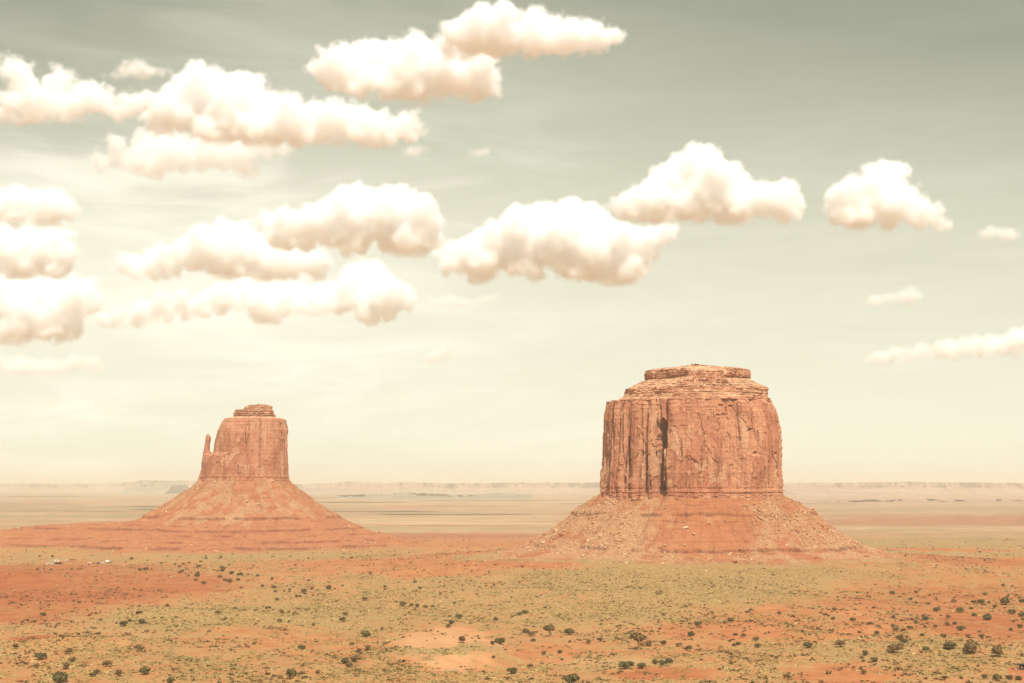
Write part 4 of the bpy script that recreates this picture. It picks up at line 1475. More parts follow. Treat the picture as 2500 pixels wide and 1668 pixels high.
# ------------------------------------------------------------------ junipers and shrubs
def tube(path, radii, ns=7):
    path = np.array(path, float)
    V, Fq = [], []
    for i, p in enumerate(path):
        t = path[min(i + 1, len(path) - 1)] - path[max(i - 1, 0)]
        t /= np.linalg.norm(t)
        a = np.cross(t, [0.3, 0.9, 0.1])
        a /= np.linalg.norm(a)
        b = np.cross(t, a)
        for q in range(ns):
            th = 2 * np.pi * q / ns
            V.append(p + radii[i] * (np.cos(th) * a + np.sin(th) * b))
    for i in range(len(path) - 1):
        for q in range(ns):
            Fq.append((i * ns + q, i * ns + (q + 1) % ns, (i + 1) * ns + (q + 1) % ns, (i + 1) * ns + q))
    return np.array(V), np.array(Fq)


def merge(parts):
    V, Fs, n = [], [], 0
    for v, f in parts:
        V.append(v)
        Fs.append(f + n)
        n += len(v)
    return np.concatenate(V), np.concatenate(Fs)


MAT_BARK = plain_mat("juniper_bark", (0.30, 0.20, 0.13), 0.95, 0.1, 0.2, 6.0)
MAT_DEADWOOD = plain_mat("bleached_wood", (0.55, 0.42, 0.30), 0.9, 0.1, 0.15, 4.0)


def crown_mesh(name, seed, kind):
    """unit-wide crown made of many small leaf sprays on several lobes"""
    rng = np.random.default_rng(seed)
    if kind == "juniper":
        nl, hh, lift, spray, n_leaf, fill = rng.integers(5, 8), 0.50, 0.05, 0.062, 150, 0.80
        pal = np.array([(0.123, 0.099, 0.038), (0.181, 0.142, 0.054), (0.084, 0.070, 0.029)])
    elif kind == "dry":
        nl, hh, lift, spray, n_leaf, fill = rng.integers(5, 8), 0.55, 0.08, 0.050, 90, 0.35
        pal = np.array([(0.186, 0.106, 0.048), (0.240, 0.138, 0.066), (0.138, 0.094, 0.041)])
    elif kind == "tree":
        nl, hh, lift, spray, n_leaf, fill = 7, 0.60, 0.38, 0.060, 120, 0.55
        pal = np.array([(0.145, 0.105, 0.042), (0.19, 0.125, 0.055), (0.22, 0.115, 0.056)])
    else:
        nl, hh, lift, spray, n_leaf, fill = 4, 0.48, 0.04, 0.10, 46, 0.85
        pal = np.array([(0.123, 0.099, 0.038), (0.167, 0.131, 0.051), (0.094, 0.077, 0.032)])
    P, Cn, Fq = [], [], []
    parts, cols = [], []
    lobes = []
    for i in range(nl):
        a = rng.uniform(0, 2 * np.pi)
        rr = rng.uniform(0.08, 0.30) if i else 0.0
        rad = rng.uniform(0.17, 0.27) * (1.15 if i == 0 else 1)
        lobes.append((np.array([rr * np.cos(a) * 1.15, rr * np.sin(a), lift + rad * 0.7 + rng.uniform(0, max(hh - 2 * rad * 0.8, 0.03))]), rad))
    for (c, rad) in lobes:
        base = pal[0] * rng.uniform(0.85, 1.1)
        # dense inner mass of the lobe
        v = ICO2[0].copy()
        v = v * (1 + 0.28 * fbm(v[:, 0] * 2.2 + seed, v[:, 1] * 2.2 + v[:, 2] * 1.7, seed + 5, 3))[:, None]
        v = v * rad * fill * np.array([1, 1, 0.85]) + c
        v[:, 2] = np.maximum(v[:, 2], 0.0)
        f = np.concatenate([ICO2[1], ICO2[1][:, :1]], 1)
        parts.append((v, f))
        cols.append(np.tile(base * 0.9, (len(v), 1)))
        # leaf sprays through the lobe's shell
        n = n_leaf
        u = rng.normal(size=(n, 3))
        u /= np.linalg.norm(u, axis=1)[:, None]
        u[:, 2] = np.where(u[:, 2] < -0.45, -u[:, 2], u[:, 2])
        ctr = c + u * rad * rng.uniform(0.62, 1.10, (n, 1)) * np.array([1, 1, 0.9])
        t1 = rng.normal(size=(n, 3))
        t1 -= 0.35 * u * np.sum(t1 * u, 1)[:, None]
        t1 /= np.linalg.norm(t1, axis=1)[:, None]
        t2 = np.cross(t1, u + 0.5 * rng.normal(size=(n, 3)))
        t2 /= np.maximum(np.linalg.norm(t2, axis=1)[:, None], 1e-3)
        sz = spray * rng.uniform(0.6, 1.35, (n, 1))
        q = np.stack([ctr - t1 * sz - t2 * sz * 0.5, ctr + t1 * sz * 0.4 - t2 * sz * 0.8, ctr + t1 * sz + t2 * sz * 0.4, ctr - t1 * sz * 0.3 + t2 * sz * 0.8], 1)
        q[:, :, 2] = np.maximum(q[:, :, 2], 0.01)
        parts.append((q.reshape(-1, 3), np.arange(n * 4).reshape(-1, 4)))
        cc = pal[rng.integers(0, 3, n)] * rng.uniform(0.8, 1.25, (n, 1))
        cols.append(np.repeat(cc, 4, 0))
    V, Fc = merge(parts)
    me = make_mesh(name, V, Fc, MAT_COL, False, None, {"Col": np.concatenate(cols)})
    return me, lobes


def limbs_mesh(name, seed, lobes, thick, mat):
    rng = np.random.default_rng(seed + 99)
    parts = []
    for i, (c, rad) in enumerate(lobes[:5]):
        b = np.array([rng.uniform(-0.05, 0.05), rng.uniform(-0.05, 0.05), -0.04])
        mid = b * 0.6 + c * 0.4 + np.array([rng.uniform(-0.05, 0.05), rng.uniform(-0.05, 0.05), -0.03])
        parts.append(tube([b, mid, c * 0.85 + mid * 0.15, c + np.array([0, 0, rad * 0.3])], [thick, thick * 0.75, thick * 0.5, thick * 0.2], 6))
    if lobes:
        parts.append(tube([(0, 0, -0.08), (0.01, 0.0, 0.05), lobes[0][0] * 0.6], [thick * 1.6, thick * 1.35, thick * 0.8], 7))
    V, Fq = merge(parts)
    return make_mesh(name, V, Fq, mat, True)


KINDS = {}
for kind, nvar in (("juniper", 6), ("dry", 4), ("tree", 2), ("small", 6)):
    KINDS[kind] = []
    for v in range(nvar):
        sd = 1000 + 37 * v + len(kind) * 7
        me, lob = crown_mesh("crown", sd, kind)
        lm = limbs_mesh("trunk", sd, lob, {"juniper": 0.025, "dry": 0.016, "tree": 0.026, "small": 0.02}[kind], MAT_DEADWOOD if kind == "tree" else MAT_BARK)
        KINDS[kind].append((me, lm))

PROTO = {}


def plant(px, py, w, kind, label, group, var):
    """a shrub whose foot shows at photo pixel (px, py), w photo pixels wide"""
    P, ok = hit(px, py)
    if not ok[0]:
        return
    x, y, z = P[0]
    width = w * y / F * 1.12
    nm = {"juniper": "juniper", "small": "juniper", "dry": "dry_shrub", "tree": "juniper_tree"}[kind]
    cat = {"juniper": "juniper", "small": "juniper", "dry": "shrub", "tree": "tree"}[kind]
    rng = np.random.default_rng(int(px * 7 + py * 13))
    sc = (width, width, width * rng.uniform(0.88, 1.12))
    rz = rng.uniform(0, 6.28)
    me, lm = KINDS[kind][var % len(KINDS[kind])]
    if w < 15:
        o = add(nm, me, None, (x, y, z - 0.03 * width))
        tag(o, label, cat, group)
    else:
        key = (kind, var % len(KINDS[kind]))
        if key not in PROTO:
            o = empty(nm, (0, 0, 0), label, cat, group)
            add("crown", me, o)
            add("trunk", lm, o)
            PROTO[key] = o
        else:
            o = copy_tree(PROTO[key])
        tag(o, label, cat, group)
        o.location = (x, y, z - 0.03 * width)
    o.scale = sc
    o.rotation_euler = (0, 0, rz)
    return o


SHRUBS = """
A 640,1290,88,d 385,1342,108 1385,1482,108 1630,1566,85 560,1566,160 880,1505,75 155,1238,78,d 1180,1022,80 1345,998,72 1235,982,48 1400,998,36 965,972,45 420,922,60 1600,836,42 2080,908,60,d 385,800,28 595,915,24 215,990,34 755,1106,40 830,1090,38 945,1098,36 590,1136,56,d 1395,486,52 1335,492,45 1130,660,24 355,486,34 685,480,28 490,486,28 780,476,22 2205,606,62 2280,587,45 1945,620,50 2160,592,48 1870,585,40 1800,546,28 2100,557,50 1880,552,60 1890,527,48 2215,527,52 2300,542,58 2130,500,50 2125,472,44 1720,516,36 1745,502,40 1715,460,35 1675,436,30 1755,432,35 1810,420,28 1900,462,50 1920,412,34 1540,426,30 2190,442,30 2115,372,38 1970,382,28 1970,355,22 1720,366,24 1845,315,18 2220,336,22 1600,360,22 380,362,34 345,270,14 430,270,14 250,290,18 565,300,14 1090,262,14 1140,275,14 1210,268,14 105,360,18 110,390,14 1260,386,38 1200,412,22 850,442,18 500,362,38 1155,330,14 2020,420,14 2240,410,18 1400,516,18 1620,550,14 1400,580,14 1450,490,14 1780,475,28 1830,510,18 2080,500,28 2310,662,30 1475,950,30,d 1550,950,34 1680,942,28 1300,1006,24 1845,880,18 970,880,18 755,755,14 1660,1452,45,d 1830,1452,32 210,1378,45,d 1040,1408,100,d 1335,1262,95,d 690,1365,80,d 930,1478,70,d 1130,1500,90,d 640,1432,90,d 350,1420,70,d
B 1150,1122,104 925,977,72 950,917,50 215,857,55 555,702,62 565,717,34 420,682,36 305,776,45 480,742,40 520,742,38 370,692,30 285,697,34 270,662,45 165,647,40 255,576,42 115,546,34 20,536,32 395,642,24 450,652,20 635,667,40 800,667,60 850,667,24 930,642,30 1335,652,38 1335,676,28 1665,667,40 1520,672,28 1505,832,78,d 1590,836,48,d 1645,838,56 1725,847,45 1785,842,42 1995,807,38 2035,947,60 1960,1002,60 1925,1038,62,d 1950,936,34 2075,1182,92,d 535,1242,72 420,1502,104 690,1476,50 1020,1202,48 940,1382,90 1050,1365,105,d 985,1417,70 1070,1275,66,d 1170,1255,72,d 360,1287,34 345,902,60,d 415,992,42,d 325,986,50,d 1130,778,56,d 1415,352,28 1015,376,36 600,380,24 420,360,18 250,360,24 210,325,18 925,386,18 800,406,18 480,411,14 735,325,14 640,326,18 555,555,14 110,467,18 2325,507,24 1905,546,18 2135,446,18 2045,592,18 1620,606,38 1310,335,12 650,1020,40,d 220,1045,30,d 1300,1060,30,d 120,980,24
C 85,1192,92 10,1196,52 320,1087,70 390,1168,54 380,1120,78,d 565,1118,112,t 755,1104,100 200,1475,96 770,1575,160 1270,1428,110 1325,1400,70 1435,1428,90 1570,1382,64 1635,1394,74 1695,1372,80 1410,1245,140,t 1505,1217,82,d 655,1282,56 1905,1118,74 1970,1018,74 2290,986,64 2235,998,50,d 2335,1112,44 1645,1198,60 1790,1218,64,d 1885,1238,54 2275,1172,38 2320,1212,48 2180,1442,34 265,918,54 320,902,58 35,978,68,d 515,858,40,d 320,832,28,d 190,752,24 655,918,18 865,976,22 20,632,28 595,636,18 275,1182,24 1020,1328,20 670,1347,30 370,1422,58,d 1640,922,48,d 500,1292,48,d 20,1327,36 930,1190,60,d 1040,1170,60,d
D 580,1053,80 840,1047,76,d 640,1012,30 1045,1113,66 1290,1098,122,d 1125,1167,60 1015,1232,44 1550,1076,62 1740,1063,100 1900,1095,140,d 2140,1130,124,d 2335,1125,44,d 165,1053,60 160,998,56,d 40,968,50,d 10,1030,46 345,777,40 455,802,38 780,822,40 950,836,56 1095,862,40 1155,882,40 1280,812,40 1300,922,56,d 1340,990,60 1375,1014,60 1360,920,48 1155,948,52,d 1510,955,40 1540,887,38 1830,910,60 1685,968,50 1630,760,60 1835,762,66 1940,794,44 2055,796,44 2005,686,60 2060,692,34 2205,702,104 2340,682,50 2250,776,58 2330,796,60 2040,824,80 2110,724,40 1920,738,38 1780,684,50,d 1940,682,40 1465,603,36 1270,617,46 1425,662,34 1465,686,24 1570,700,30 1330,640,24 985,606,24 1065,606,18 795,742,34 1330,742,18 1550,828,60 1460,848,38 1340,834,34 1270,882,40 1410,903,50 1620,893,48,d 1780,864,40 1725,814,50,d 1725,872,48,d 1890,967,40,d 2010,975,60,d 2240,912,38 2315,888,50 2340,828,30 1020,972,28 260,932,24 320,1142,40 230,1108,28,d 2175,547,34 2250,552,18 2220,637,34 2285,627,30 2310,650,28 2340,672,28 1610,617,18 2030,622,40 1190,617,18 1480,632,18 2030,342,26 1985,276,26 1380,302,18 1310,236,14 1605,226,12 1265,262,14 2090,246,12 2235,236,12 2340,242,14 2260,287,12 1960,252,10 895,148,16 2045,306,10 1630,332,10 625,486,14 1315,472,14 1050,377,18 1520,1275,24 1035,1270,58,d 2230,1310,62 2300,1318,62 1030,1167,30 2120,1318,76 2040,1310,64,d
"""
ORIGIN = {"A": (0, 600 / 2350), "B": (600, 600 / 2350), "C": (1200, 600 / 2350), "D": (1800, 700 / 2350)}
ITEMS = []
for line in SHRUBS.strip().splitlines():
    key, *rest = line.split()
    ox, sc_ = ORIGIN[key]
    for it in rest:
        q = it.split(",")
        ITEMS.append((ox + float(q[0]) * sc_, 1268 + float(q[1]) * sc_, float(q[2]) * sc_, q[3] if len(q) > 3 else "j"))

ORD = ["first", "second", "third", "fourth", "fifth", "sixth", "seventh", "eighth", "ninth", "tenth", "eleventh", "twelfth", "thirteenth", "fourteenth", "fifteenth", "sixteenth"]


def where(px, py):
    if py < 1345 and px > 2050:
        return "on the green plain beyond the big butte"
    if py < 1388 and px < 1000 and not (430 < px < 612 and py > 1372):
        return "on the olive flat before the spired butte"
    if 425 < px < 612 and py < 1430:
        return "in the dense clump below the spired butte"
    if py < 1388:
        return "on the red apron under the big butte's slope"
    if py > 1585:
        return ("along the bottom edge left of bare sand" if px < 950 else "at the bottom edge right of bare sand" if px < 1550 else "near the bottom right corner")
    if px > 2150:
        return "in the thicket on the right-hand red plain"
    if px > 1750:
        return "on stippled red ground below the big butte"
    if px > 1180:
        return "on grassy ground before the big butte"
    if px > 850:
        return "behind the bare sandy hummock"
    if px > 600:
        return "on the grassy rise before the spired butte"
    return "on the red ground at left"


BIG, SMALL = {}, {}
for (px, py, w, kd) in ITEMS:
    (BIG if w >= 15 or kd == 't' else SMALL).setdefault((where(px, py), kd), []).append((px, py, w))
WORD = {"j": "dark rounded juniper", "d": "brown airy dry shrub", "t": "twisted juniper tree with pale bare limbs"}
n_plant = 0
for (reg, kd), lst in sorted(BIG.items()):
    lst.sort()
    for i, (px, py, w) in enumerate(lst):
        if kd == "t":
            lab = "%s %s" % (WORD[kd] if w < 33 else "sprawling pale limbed juniper tree", reg)
        elif len(lst) == 1:
            lab = "only large %s %s" % (WORD[kd], reg)
        else:
            lab = "%s from left of large %ss %s" % (ORD[i], WORD[kd].replace("dark rounded ", "").replace("brown airy ", ""), reg)
        n_plant += 1
        plant(px, py, w, {"j": "juniper", "d": "dry", "t": "tree"}[kd], lab, "large shrubs scattered over the desert", n_plant)
for (reg, kd), lst in sorted(SMALL.items()):
    for (px, py, w) in lst:
        n_plant += 1
        lab = ("small dark juniper %s" if kd == "j" else "small brown dry shrub %s") % reg
        plant(px, py, w, "small" if kd == "j" else "dry", lab, "small %s %s" % ("junipers" if kd == "j" else "dry shrubs", reg), n_plant)


def dead_branch(px, py, w, label):
    P, ok = hit(px, py)
    x, y, z = P[0]
    k = w * y / F
    rng = np.random.default_rng(5)
    parts = [tube([(-0.5, 0, 0.02), (-0.1, 0.05, 0.08), (0.25, 0, 0.05), (0.5, -0.05, 0.12)], [0.022, 0.026, 0.02, 0.008], 6)]
    for q in range(9):
        a = rng.uniform(-0.45, 0.4)
        parts.append(tube([(a, 0, 0.05), (a + rng.uniform(-0.1, 0.1), rng.uniform(-0.1, 0.1), 0.14), (a + rng.uniform(-0.16, 0.16), rng.uniform(-0.15, 0.15), rng.uniform(0.18, 0.30))], [0.014, 0.009, 0.004], 5))
    V, Fq = merge(parts)
    o = add("dead_branch", make_mesh("dead_branch", V * k, Fq, MAT_DEADWOOD, True), None, (x, y, z))
    return tag(o, label, "branch")


dead_branch(1045, 1595, 24, "bleached fallen branch lying on the bare sand of the hummock")
dead_branch(1108, 1640, 40, "grey fallen brushwood at the lower edge of the bare sand")


# ------------------------------------------------------------------ built things
class Shape:
    """collects boxes, prisms and tubes into one mesh"""

    def __init__(self):
        self.V, self.F, self.n = [], [], 0

    def raw(self, V, Fc):
        V = np.array(V, float)
        self.V.append(V)
        self.F += [tuple(int(i) + self.n for i in f) for f in Fc]
        self.n += len(V)
        return self

    def box(self, x0, x1, y0, y1, z0, z1, taper=0.0, rz=0.0):
        t = taper
        V = [(x0, y0, z0), (x1, y0, z0), (x1, y1, z0), (x0, y1, z0), (x0 + t, y0 + t, z1), (x1 - t, y0 + t, z1), (x1 - t, y1 - t, z1), (x0 + t, y1 - t, z1)]
        V = np.array(V, float)
        if rz:
            c, s = math.cos(rz), math.sin(rz)
            V = np.stack([V[:, 0] * c - V[:, 1] * s, V[:, 0] * s + V[:, 1] * c, V[:, 2]], -1)
        return self.raw(V, [(3, 2, 1, 0), (4, 5, 6, 7), (0, 1, 5, 4), (1, 2, 6, 5), (2, 3, 7, 6), (3, 0, 4, 7)])

    def tube(self, path, radii, ns=8):
        V, Fq = tube(path, radii, ns)
        k = len(path)
        return self.raw(V, [tuple(f) for f in Fq] + [tuple(range(ns))[::-1], tuple(range((k - 1) * ns, k * ns))])

    def prism(self, prof, y0, y1, inset=0.0):
        """side profile in x-z extruded across y"""
        n = len(prof)
        V = [(p[0], y0, p[1]) for p in prof] + [(p[0], y1, p[1]) for p in prof]
        Fq = [tuple(range(n)), tuple(range(2 * n - 1, n - 1, -1))] + [(i, i + n, (i + 1) % n + n, (i + 1) % n) for i in range(n)]
        return self.raw(V, Fq)

    def build(self, name, mat, parent=None, bevel=0.0, smooth=False):
        me = bpy.data.meshes.new(name)
        me.from_pydata(np.concatenate(self.V).tolist(), [], self.F)
        me.materials.append(mat)
        me.update()
        o = add(name, me, parent)
        if bevel:
            md = o.modifiers.new("bevel", 'BEVEL')
            md.width = bevel
            md.segments = 2
        return o


M_WHITE = plain_mat("white_paint", (0.80, 0.78, 0.72), 0.5, 0.4, 0.05)
M_CREAM = plain_mat("cream_wall", (0.66, 0.56, 0.40), 0.85, 0.1, 0.1)
M_TAN = plain_mat("tan_plaster", (0.52, 0.38, 0.24), 0.9, 0.1, 0.12)
M_REDROOF = plain_mat("rusty_red_roof", (0.33, 0.11, 0.06), 0.8, 0.1, 0.2)
M_EARTH = plain_mat("packed_red_earth", (0.48, 0.19, 0.09), 0.95, 0.05, 0.15)
M_DARK = plain_mat("dark_stained_wood", (0.045, 0.038, 0.036), 0.7, 0.2, 0.2)
M_BROWN = plain_mat("weathered_wood", (0.20, 0.13, 0.09), 0.9, 0.1, 0.2)
M_GLASS = plain_mat("dark_glass", (0.03, 0.035, 0.04), 0.15, 0.6, 0.05)
M_TYRE = plain_mat("black_rubber", (0.025, 0.024, 0.023), 0.85, 0.1, 0.1)
M_NAVY = plain_mat("dark_blue_paint", (0.035, 0.04, 0.06), 0.35, 0.5, 0.05)
M_STEEL = plain_mat("galvanised_steel", (0.55, 0.54, 0.50), 0.45, 0.4, 0.08)


def site(px, py):
    P, ok = hit(px, py)
    return P[0], P[0][1] / F


def wheels(t, xs, w, r=0.34):
    for x in xs:
        for s in (-1, 1):
            y = s * (w * 0.5 - 0.06)
            Shape().tube([(x, y - 0.11, r), (x, y + 0.11, r)], [r, r], 14).build("wheel", M_TYRE, t)


def place(t, px, py, rz=0.0, dz=0.0):
    P, k = site(px, py)
    t.location = (P[0], P[1], P[2] + dz)
    t.rotation_euler = (0, 0, rz)
    return t


def car(px, py, kind, mat, label, rz=0.0, group="vehicles parked at the homestead"):
    t = empty({"pickup": "pickup_truck", "suv": "parked_car", "sedan": "parked_car", "box": "box_truck"}[kind], (0, 0, 0), label,
              {"pickup": "truck", "suv": "car", "sedan": "car", "box": "truck"}[kind], group)
    if kind == "pickup":
        Shape().prism([(-2.7, 0.45), (2.6, 0.45), (2.7, 0.75), (2.55, 1.02), (1.2, 1.10), (0.6, 1.78), (-0.6, 1.82), (-0.8, 1.10), (-2.7, 1.10)], -0.92, 0.92).build("body", mat, t, 0.07)
        Shape().prism([(1.02, 1.12), (0.55, 1.68), (-0.50, 1.72), (-0.62, 1.12)], -0.935, 0.935).build("window", M_GLASS, t)
        Shape().box(-2.55, -0.95, -0.78, 0.78, 1.085, 1.115).build("truck_bed", M_DARK, t)
        wheels(t, (-1.75, 1.75), 1.85, 0.38)
    elif kind == "suv":
        Shape().prism([(-2.35, 0.42), (2.3, 0.42), (2.4, 0.8), (2.2, 1.05), (1.25, 1.16), (0.65, 1.78), (-2.0, 1.82), (-2.35, 1.15)], -0.95, 0.95).build("body", mat, t, 0.08)
        Shape().prism([(1.05, 1.2), (0.6, 1.68), (-1.85, 1.70), (-2.1, 1.2)], -0.965, 0.965).build("window", M_GLASS, t)
        wheels(t, (-1.45, 1.45), 1.9, 0.38)
    elif kind == "sedan":
        Shape().prism([(-2.2, 0.38), (2.2, 0.38), (2.25, 0.68), (2.0, 0.86), (1.0, 0.95), (0.35, 1.40), (-1.0, 1.42), (-1.65, 0.98), (-2.2, 0.92)], -0.88, 0.88).build("body", mat, t, 0.08)
        Shape().prism([(0.85, 0.98), (0.32, 1.33), (-0.95, 1.35), (-1.4, 0.99)], -0.895, 0.895).build("window", M_GLASS, t)
        wheels(t, (-1.35, 1.35), 1.78, 0.32)
    else:
        Shape().box(-3.4, 1.1, -1.15, 1.15, 0.75, 3.0).build("cargo_box", mat, t, 0.05)
        Shape().prism([(1.25, 0.55), (3.3, 0.55), (3.35, 1.1), (2.9, 1.35), (2.35, 2.15), (1.25, 2.2)], -1.0, 1.0).build("body", mat, t, 0.08)
        Shape().prism([(2.75, 1.4), (2.3, 2.05), (1.5, 2.05), (1.5, 1.4)], -1.015, 1.015).build("window", M_GLASS, t)
        Shape().box(-3.3, 3.2, -0.5, 0.5, 0.45, 0.74).build("chassis", M_DARK, t)
        wheels(t, (-2.2, 2.3), 2.1, 0.45)
    return place(t, px, py, rz)


car(219, 1375, "pickup", M_WHITE, "white pickup, leftmost vehicle parked in the homestead yard", 0.1)
car(240, 1376, "suv", M_NAVY, "dark blue car in the homestead yard, largest dark vehicle", 0.25)
car(250.5, 1375.5, "sedan", M_WHITE, "low white car just right of the dark blue one", -0.2)
car(264, 1373.5, "box", M_WHITE, "white box truck at the right end of the homestead", 0.15)
car(270, 1374, "sedan", M_NAVY, "small dark car half behind the white box truck", 0.1)


def cabin(px, py, w, d, h, wall, roof, label, name, rz=0.0, door=True, pitch=0.9, porch=False, group="homestead buildings"):
    t = empty(name, (0, 0, 0), label, {"shed": "shed", "cabin": "cabin", "trailer": "trailer", "outhouse": "outhouse"}[name], group)
    Shape().box(-w / 2, w / 2, -d / 2, d / 2, -0.4, h).build("wall", wall, t)
    ov = 0.35
    Shape().prism([(-w / 2 - ov, h + 0.004), (w / 2 + ov, h + 0.004), (w / 2 + ov, h + 0.16), (0, h + 0.16 + pitch), (-w / 2 - ov, h + 0.16)], -d / 2 - ov, d / 2 + ov).build("roof", roof, t)
    if door:
        Shape().box(-0.45, 0.45, -d / 2 - 0.05, -d / 2 - 0.003, 0.0, min(2.0, h - 0.2)).build("door", M_BROWN, t)
    if w > 4:
        for s in (-1, 1):
            Shape().box(s * w * 0.3 - 0.5, s * w * 0.3 + 0.5, -d / 2 - 0.04, -d / 2 - 0.003, h * 0.40, h * 0.75).build("window", M_GLASS, t)
    if porch:
        pr = Shape().box(-w / 2 - 0.3, w / 2 + 1.5, -d / 2 - 3.0, -d / 2 - 0.36, h - 0.35, h - 0.2).build("porch_roof", M_REDROOF, t)
        for q in np.linspace(-w / 2, w / 2 + 1.2, 5):
            Shape().box(q - 0.08, q + 0.08, -d / 2 - 2.9, -d / 2 - 2.74, -0.3, h - 0.353).build("post", M_BROWN, t)
    return place(t, px, py, rz)


cabin(122, 1377, 9.5, 4.5, 2.3, M_CREAM, M_TAN, "long tan flat-roofed shed, front left of the homestead", "shed", 0.05, True, 0.12)
cabin(143, 1377, 8.0, 5.0, 2.2, M_BROWN, M_REDROOF, "low cabin with rusty red roof and porch", "cabin", 0.0, True, 0.7, True)
cabin(138, 1370.5, 6.5, 2.8, 2.4, M_WHITE, M_CREAM, "pale trailer home behind the red roofed cabin", "trailer", 0.08, True, 0.15)
cabin(161.5, 1371, 2.6, 2.6, 2.2, M_WHITE, M_CREAM, "little white shed between the cabin and the brush shelter", "shed", 0.2, True, 0.4)
cabin(81.5, 1373, 1.3, 1.3, 2.3, M_WHITE, M_DARK, "narrow white outhouse at the far left of the homestead", "outhouse", 0.2, True, 0.3)


def hogan(px, py, r, h, label):
    t = empty("hogan", (0, 0, 0), label, "hogan", "earthen hogans")
    v = ICO3[0].copy()
    keep = v[:, 2]
    v = v * (1 + 0.05 * fbm(v[:, 0] * 3, v[:, 1] * 3 + v[:, 2], int(px), 2))[:, None]
    v = v * np.array([r, r, h])
    v[:, 2] = np.maximum(v[:, 2], -0.5)
    add("earth_dome", make_mesh("earth_dome", v, ICO3[1], M_EARTH, True), t)
    Shape().box(-0.55, 0.55, -r - 0.3, -r + 0.9, -0.2, 1.7).build("doorway", M_BROWN, t)
    Shape().tube([(0.2, 0, h - 0.3), (0.2, 0, h + 0.5)], [0.14, 0.14], 8).build("smoke_pipe", M_DARK, t)
    return place(t, px, py, 0.3)


hogan(106, 1376.5, 3.3, 2.5, "round earth covered hogan left of the tan shed")
hogan(152, 1372.5, 2.9, 2.2, "round earth covered hogan right of the red roofed cabin")


def brush_shelter(px, py, w, d, h, label):
    t = empty("brush_shelter", (0, 0, 0), label, "shelter", "homestead buildings")
    rng = np.random.default_rng(3)
    for x in np.linspace(-w / 2, w / 2, 5):
        for y in (-d / 2, d / 2):
            Shape().tube([(x, y, -0.3), (x + 0.05, y, h)], [0.1, 0.08], 7).build("post", M_BROWN, t)
    s = Shape()
    for q in range(70):
        x, y = rng.uniform(-w / 2 - 0.3, w / 2 + 0.3), rng.uniform(-d / 2, d / 2)
        a = rng.uniform(0, 3.14)
        s.box(-0.9, 0.9, -0.12, 0.12, 0, 0.12 + rng.uniform(0, 0.3), 0.02, a)
        s.V[-1] += np.array([x, y, h + rng.uniform(0, 0.25)])
    s.build("brush_roof", M_DARK, t)
    return place(t, px, py, 0.06)


brush_shelter(178, 1371, 8.5, 3.5, 2.1, "dark brush roofed shelter on posts behind the homestead yard")


# --- lookout shelter at lower right
ram = empty("shade_shelter", (0, 0, 0), "dark flat-roofed shade shelter cut by the right edge, on the red pad", "shelter")
Shape().box(-3.4, 4.6, -2.0, 2.0, 2.75, 2.95).build("roof", M_DARK, ram, 0.03)
Shape().box(-3.1, 4.3, -1.85, -1.70, 2.55, 2.747).build("beam", M_DARK, ram)
Shape().box(-3.1, 4.3, 1.70, 1.85, 2.55, 2.747).build("beam", M_DARK, ram)
for x in (-0.2, 4.0):
    for y in (-1.78, 1.78):
        Shape().box(x - 0.11, x + 0.11, y - 0.11, y + 0.11, -0.3, 2.547).build("post", M_DARK, ram)
bo = Shape().box(0.25, 2.6, -0.9, 0.9, -0.2, 2.3).build("booth_wall", M_DARK, ram, 0.02)
Shape().box(0.75, 1.25, -0.98, -0.903, 0.95, 1.75).build("white_notice", M_WHITE, bo)
place(ram, 2489, 1634.5, 0.05)


def post_thing(px, py, r, h, mat, label, name, cat, group=None, knob=True, tilt=0.0):
    t = empty(name, (0, 0, 0), label, cat, group)
    Shape().tube([(0, 0, -0.2), (tilt * 0.5, 0, h * 0.5), (tilt, 0, h)], [r, r, r * 0.9], 9).build("shaft", mat, t)
    if knob:
        Shape().tube([(tilt, 0, h + 0.002), (tilt, 0, h + 0.05), (tilt, 0, h + 0.10)], [r * 1.15, r * 1.15, r * 0.4], 9).build("cap", mat, t)
    return place(t, px, py)


post_thing(2458.5, 1630, 0.05, 3.0, M_STEEL, "thin tall steel pole at the left corner of the red pad", "pole", "pole")
post_thing(2456.5, 1643.5, 0.12, 1.1, M_WHITE, "upper of two short white posts at the pad's left edge", "marker_post", "post", "white marker posts", True, 0.12)
post_thing(2458, 1648, 0.12, 1.0, M_WHITE, "lower of two short white posts at the pad's left edge", "marker_post", "post", "white marker posts", True, 0.3)

log = empty("log_bench", (0, 0, 0), "pale peeled log bench lying in the shelter's shade", "bench")
Shape().tube([(-0.95, 0, 0.42), (0, 0.02, 0.45), (0.95, 0, 0.42)], [0.15, 0.17, 0.14], 10).build("log", M_CREAM, log)
for x in (-0.7, 0.7):
    Shape().box(x - 0.12, x + 0.12, -0.16, 0.16, -0.15, 0.29).build("support", M_BROWN, log)
place(log, 2480, 1635.5, -0.7)


# ------------------------------------------------------------------ people by the shelter
M_SKIN = plain_mat("skin", (0.42, 0.24, 0.16), 0.6, 0.3, 0.06)
M_HAIR = plain_mat("dark_hair", (0.035, 0.025, 0.02), 0.7, 0.3, 0.1)
M_NAVYC = plain_mat("dark_navy_cloth", (0.03, 0.03, 0.045), 0.9, 0.1, 0.1)
M_PALE = plain_mat("pale_khaki_cloth", (0.60, 0.52, 0.40), 0.9, 0.1, 0.1)
M_OFFW = plain_mat("off_white_cloth", (0.74, 0.70, 0.62), 0.9, 0.1, 0.06)


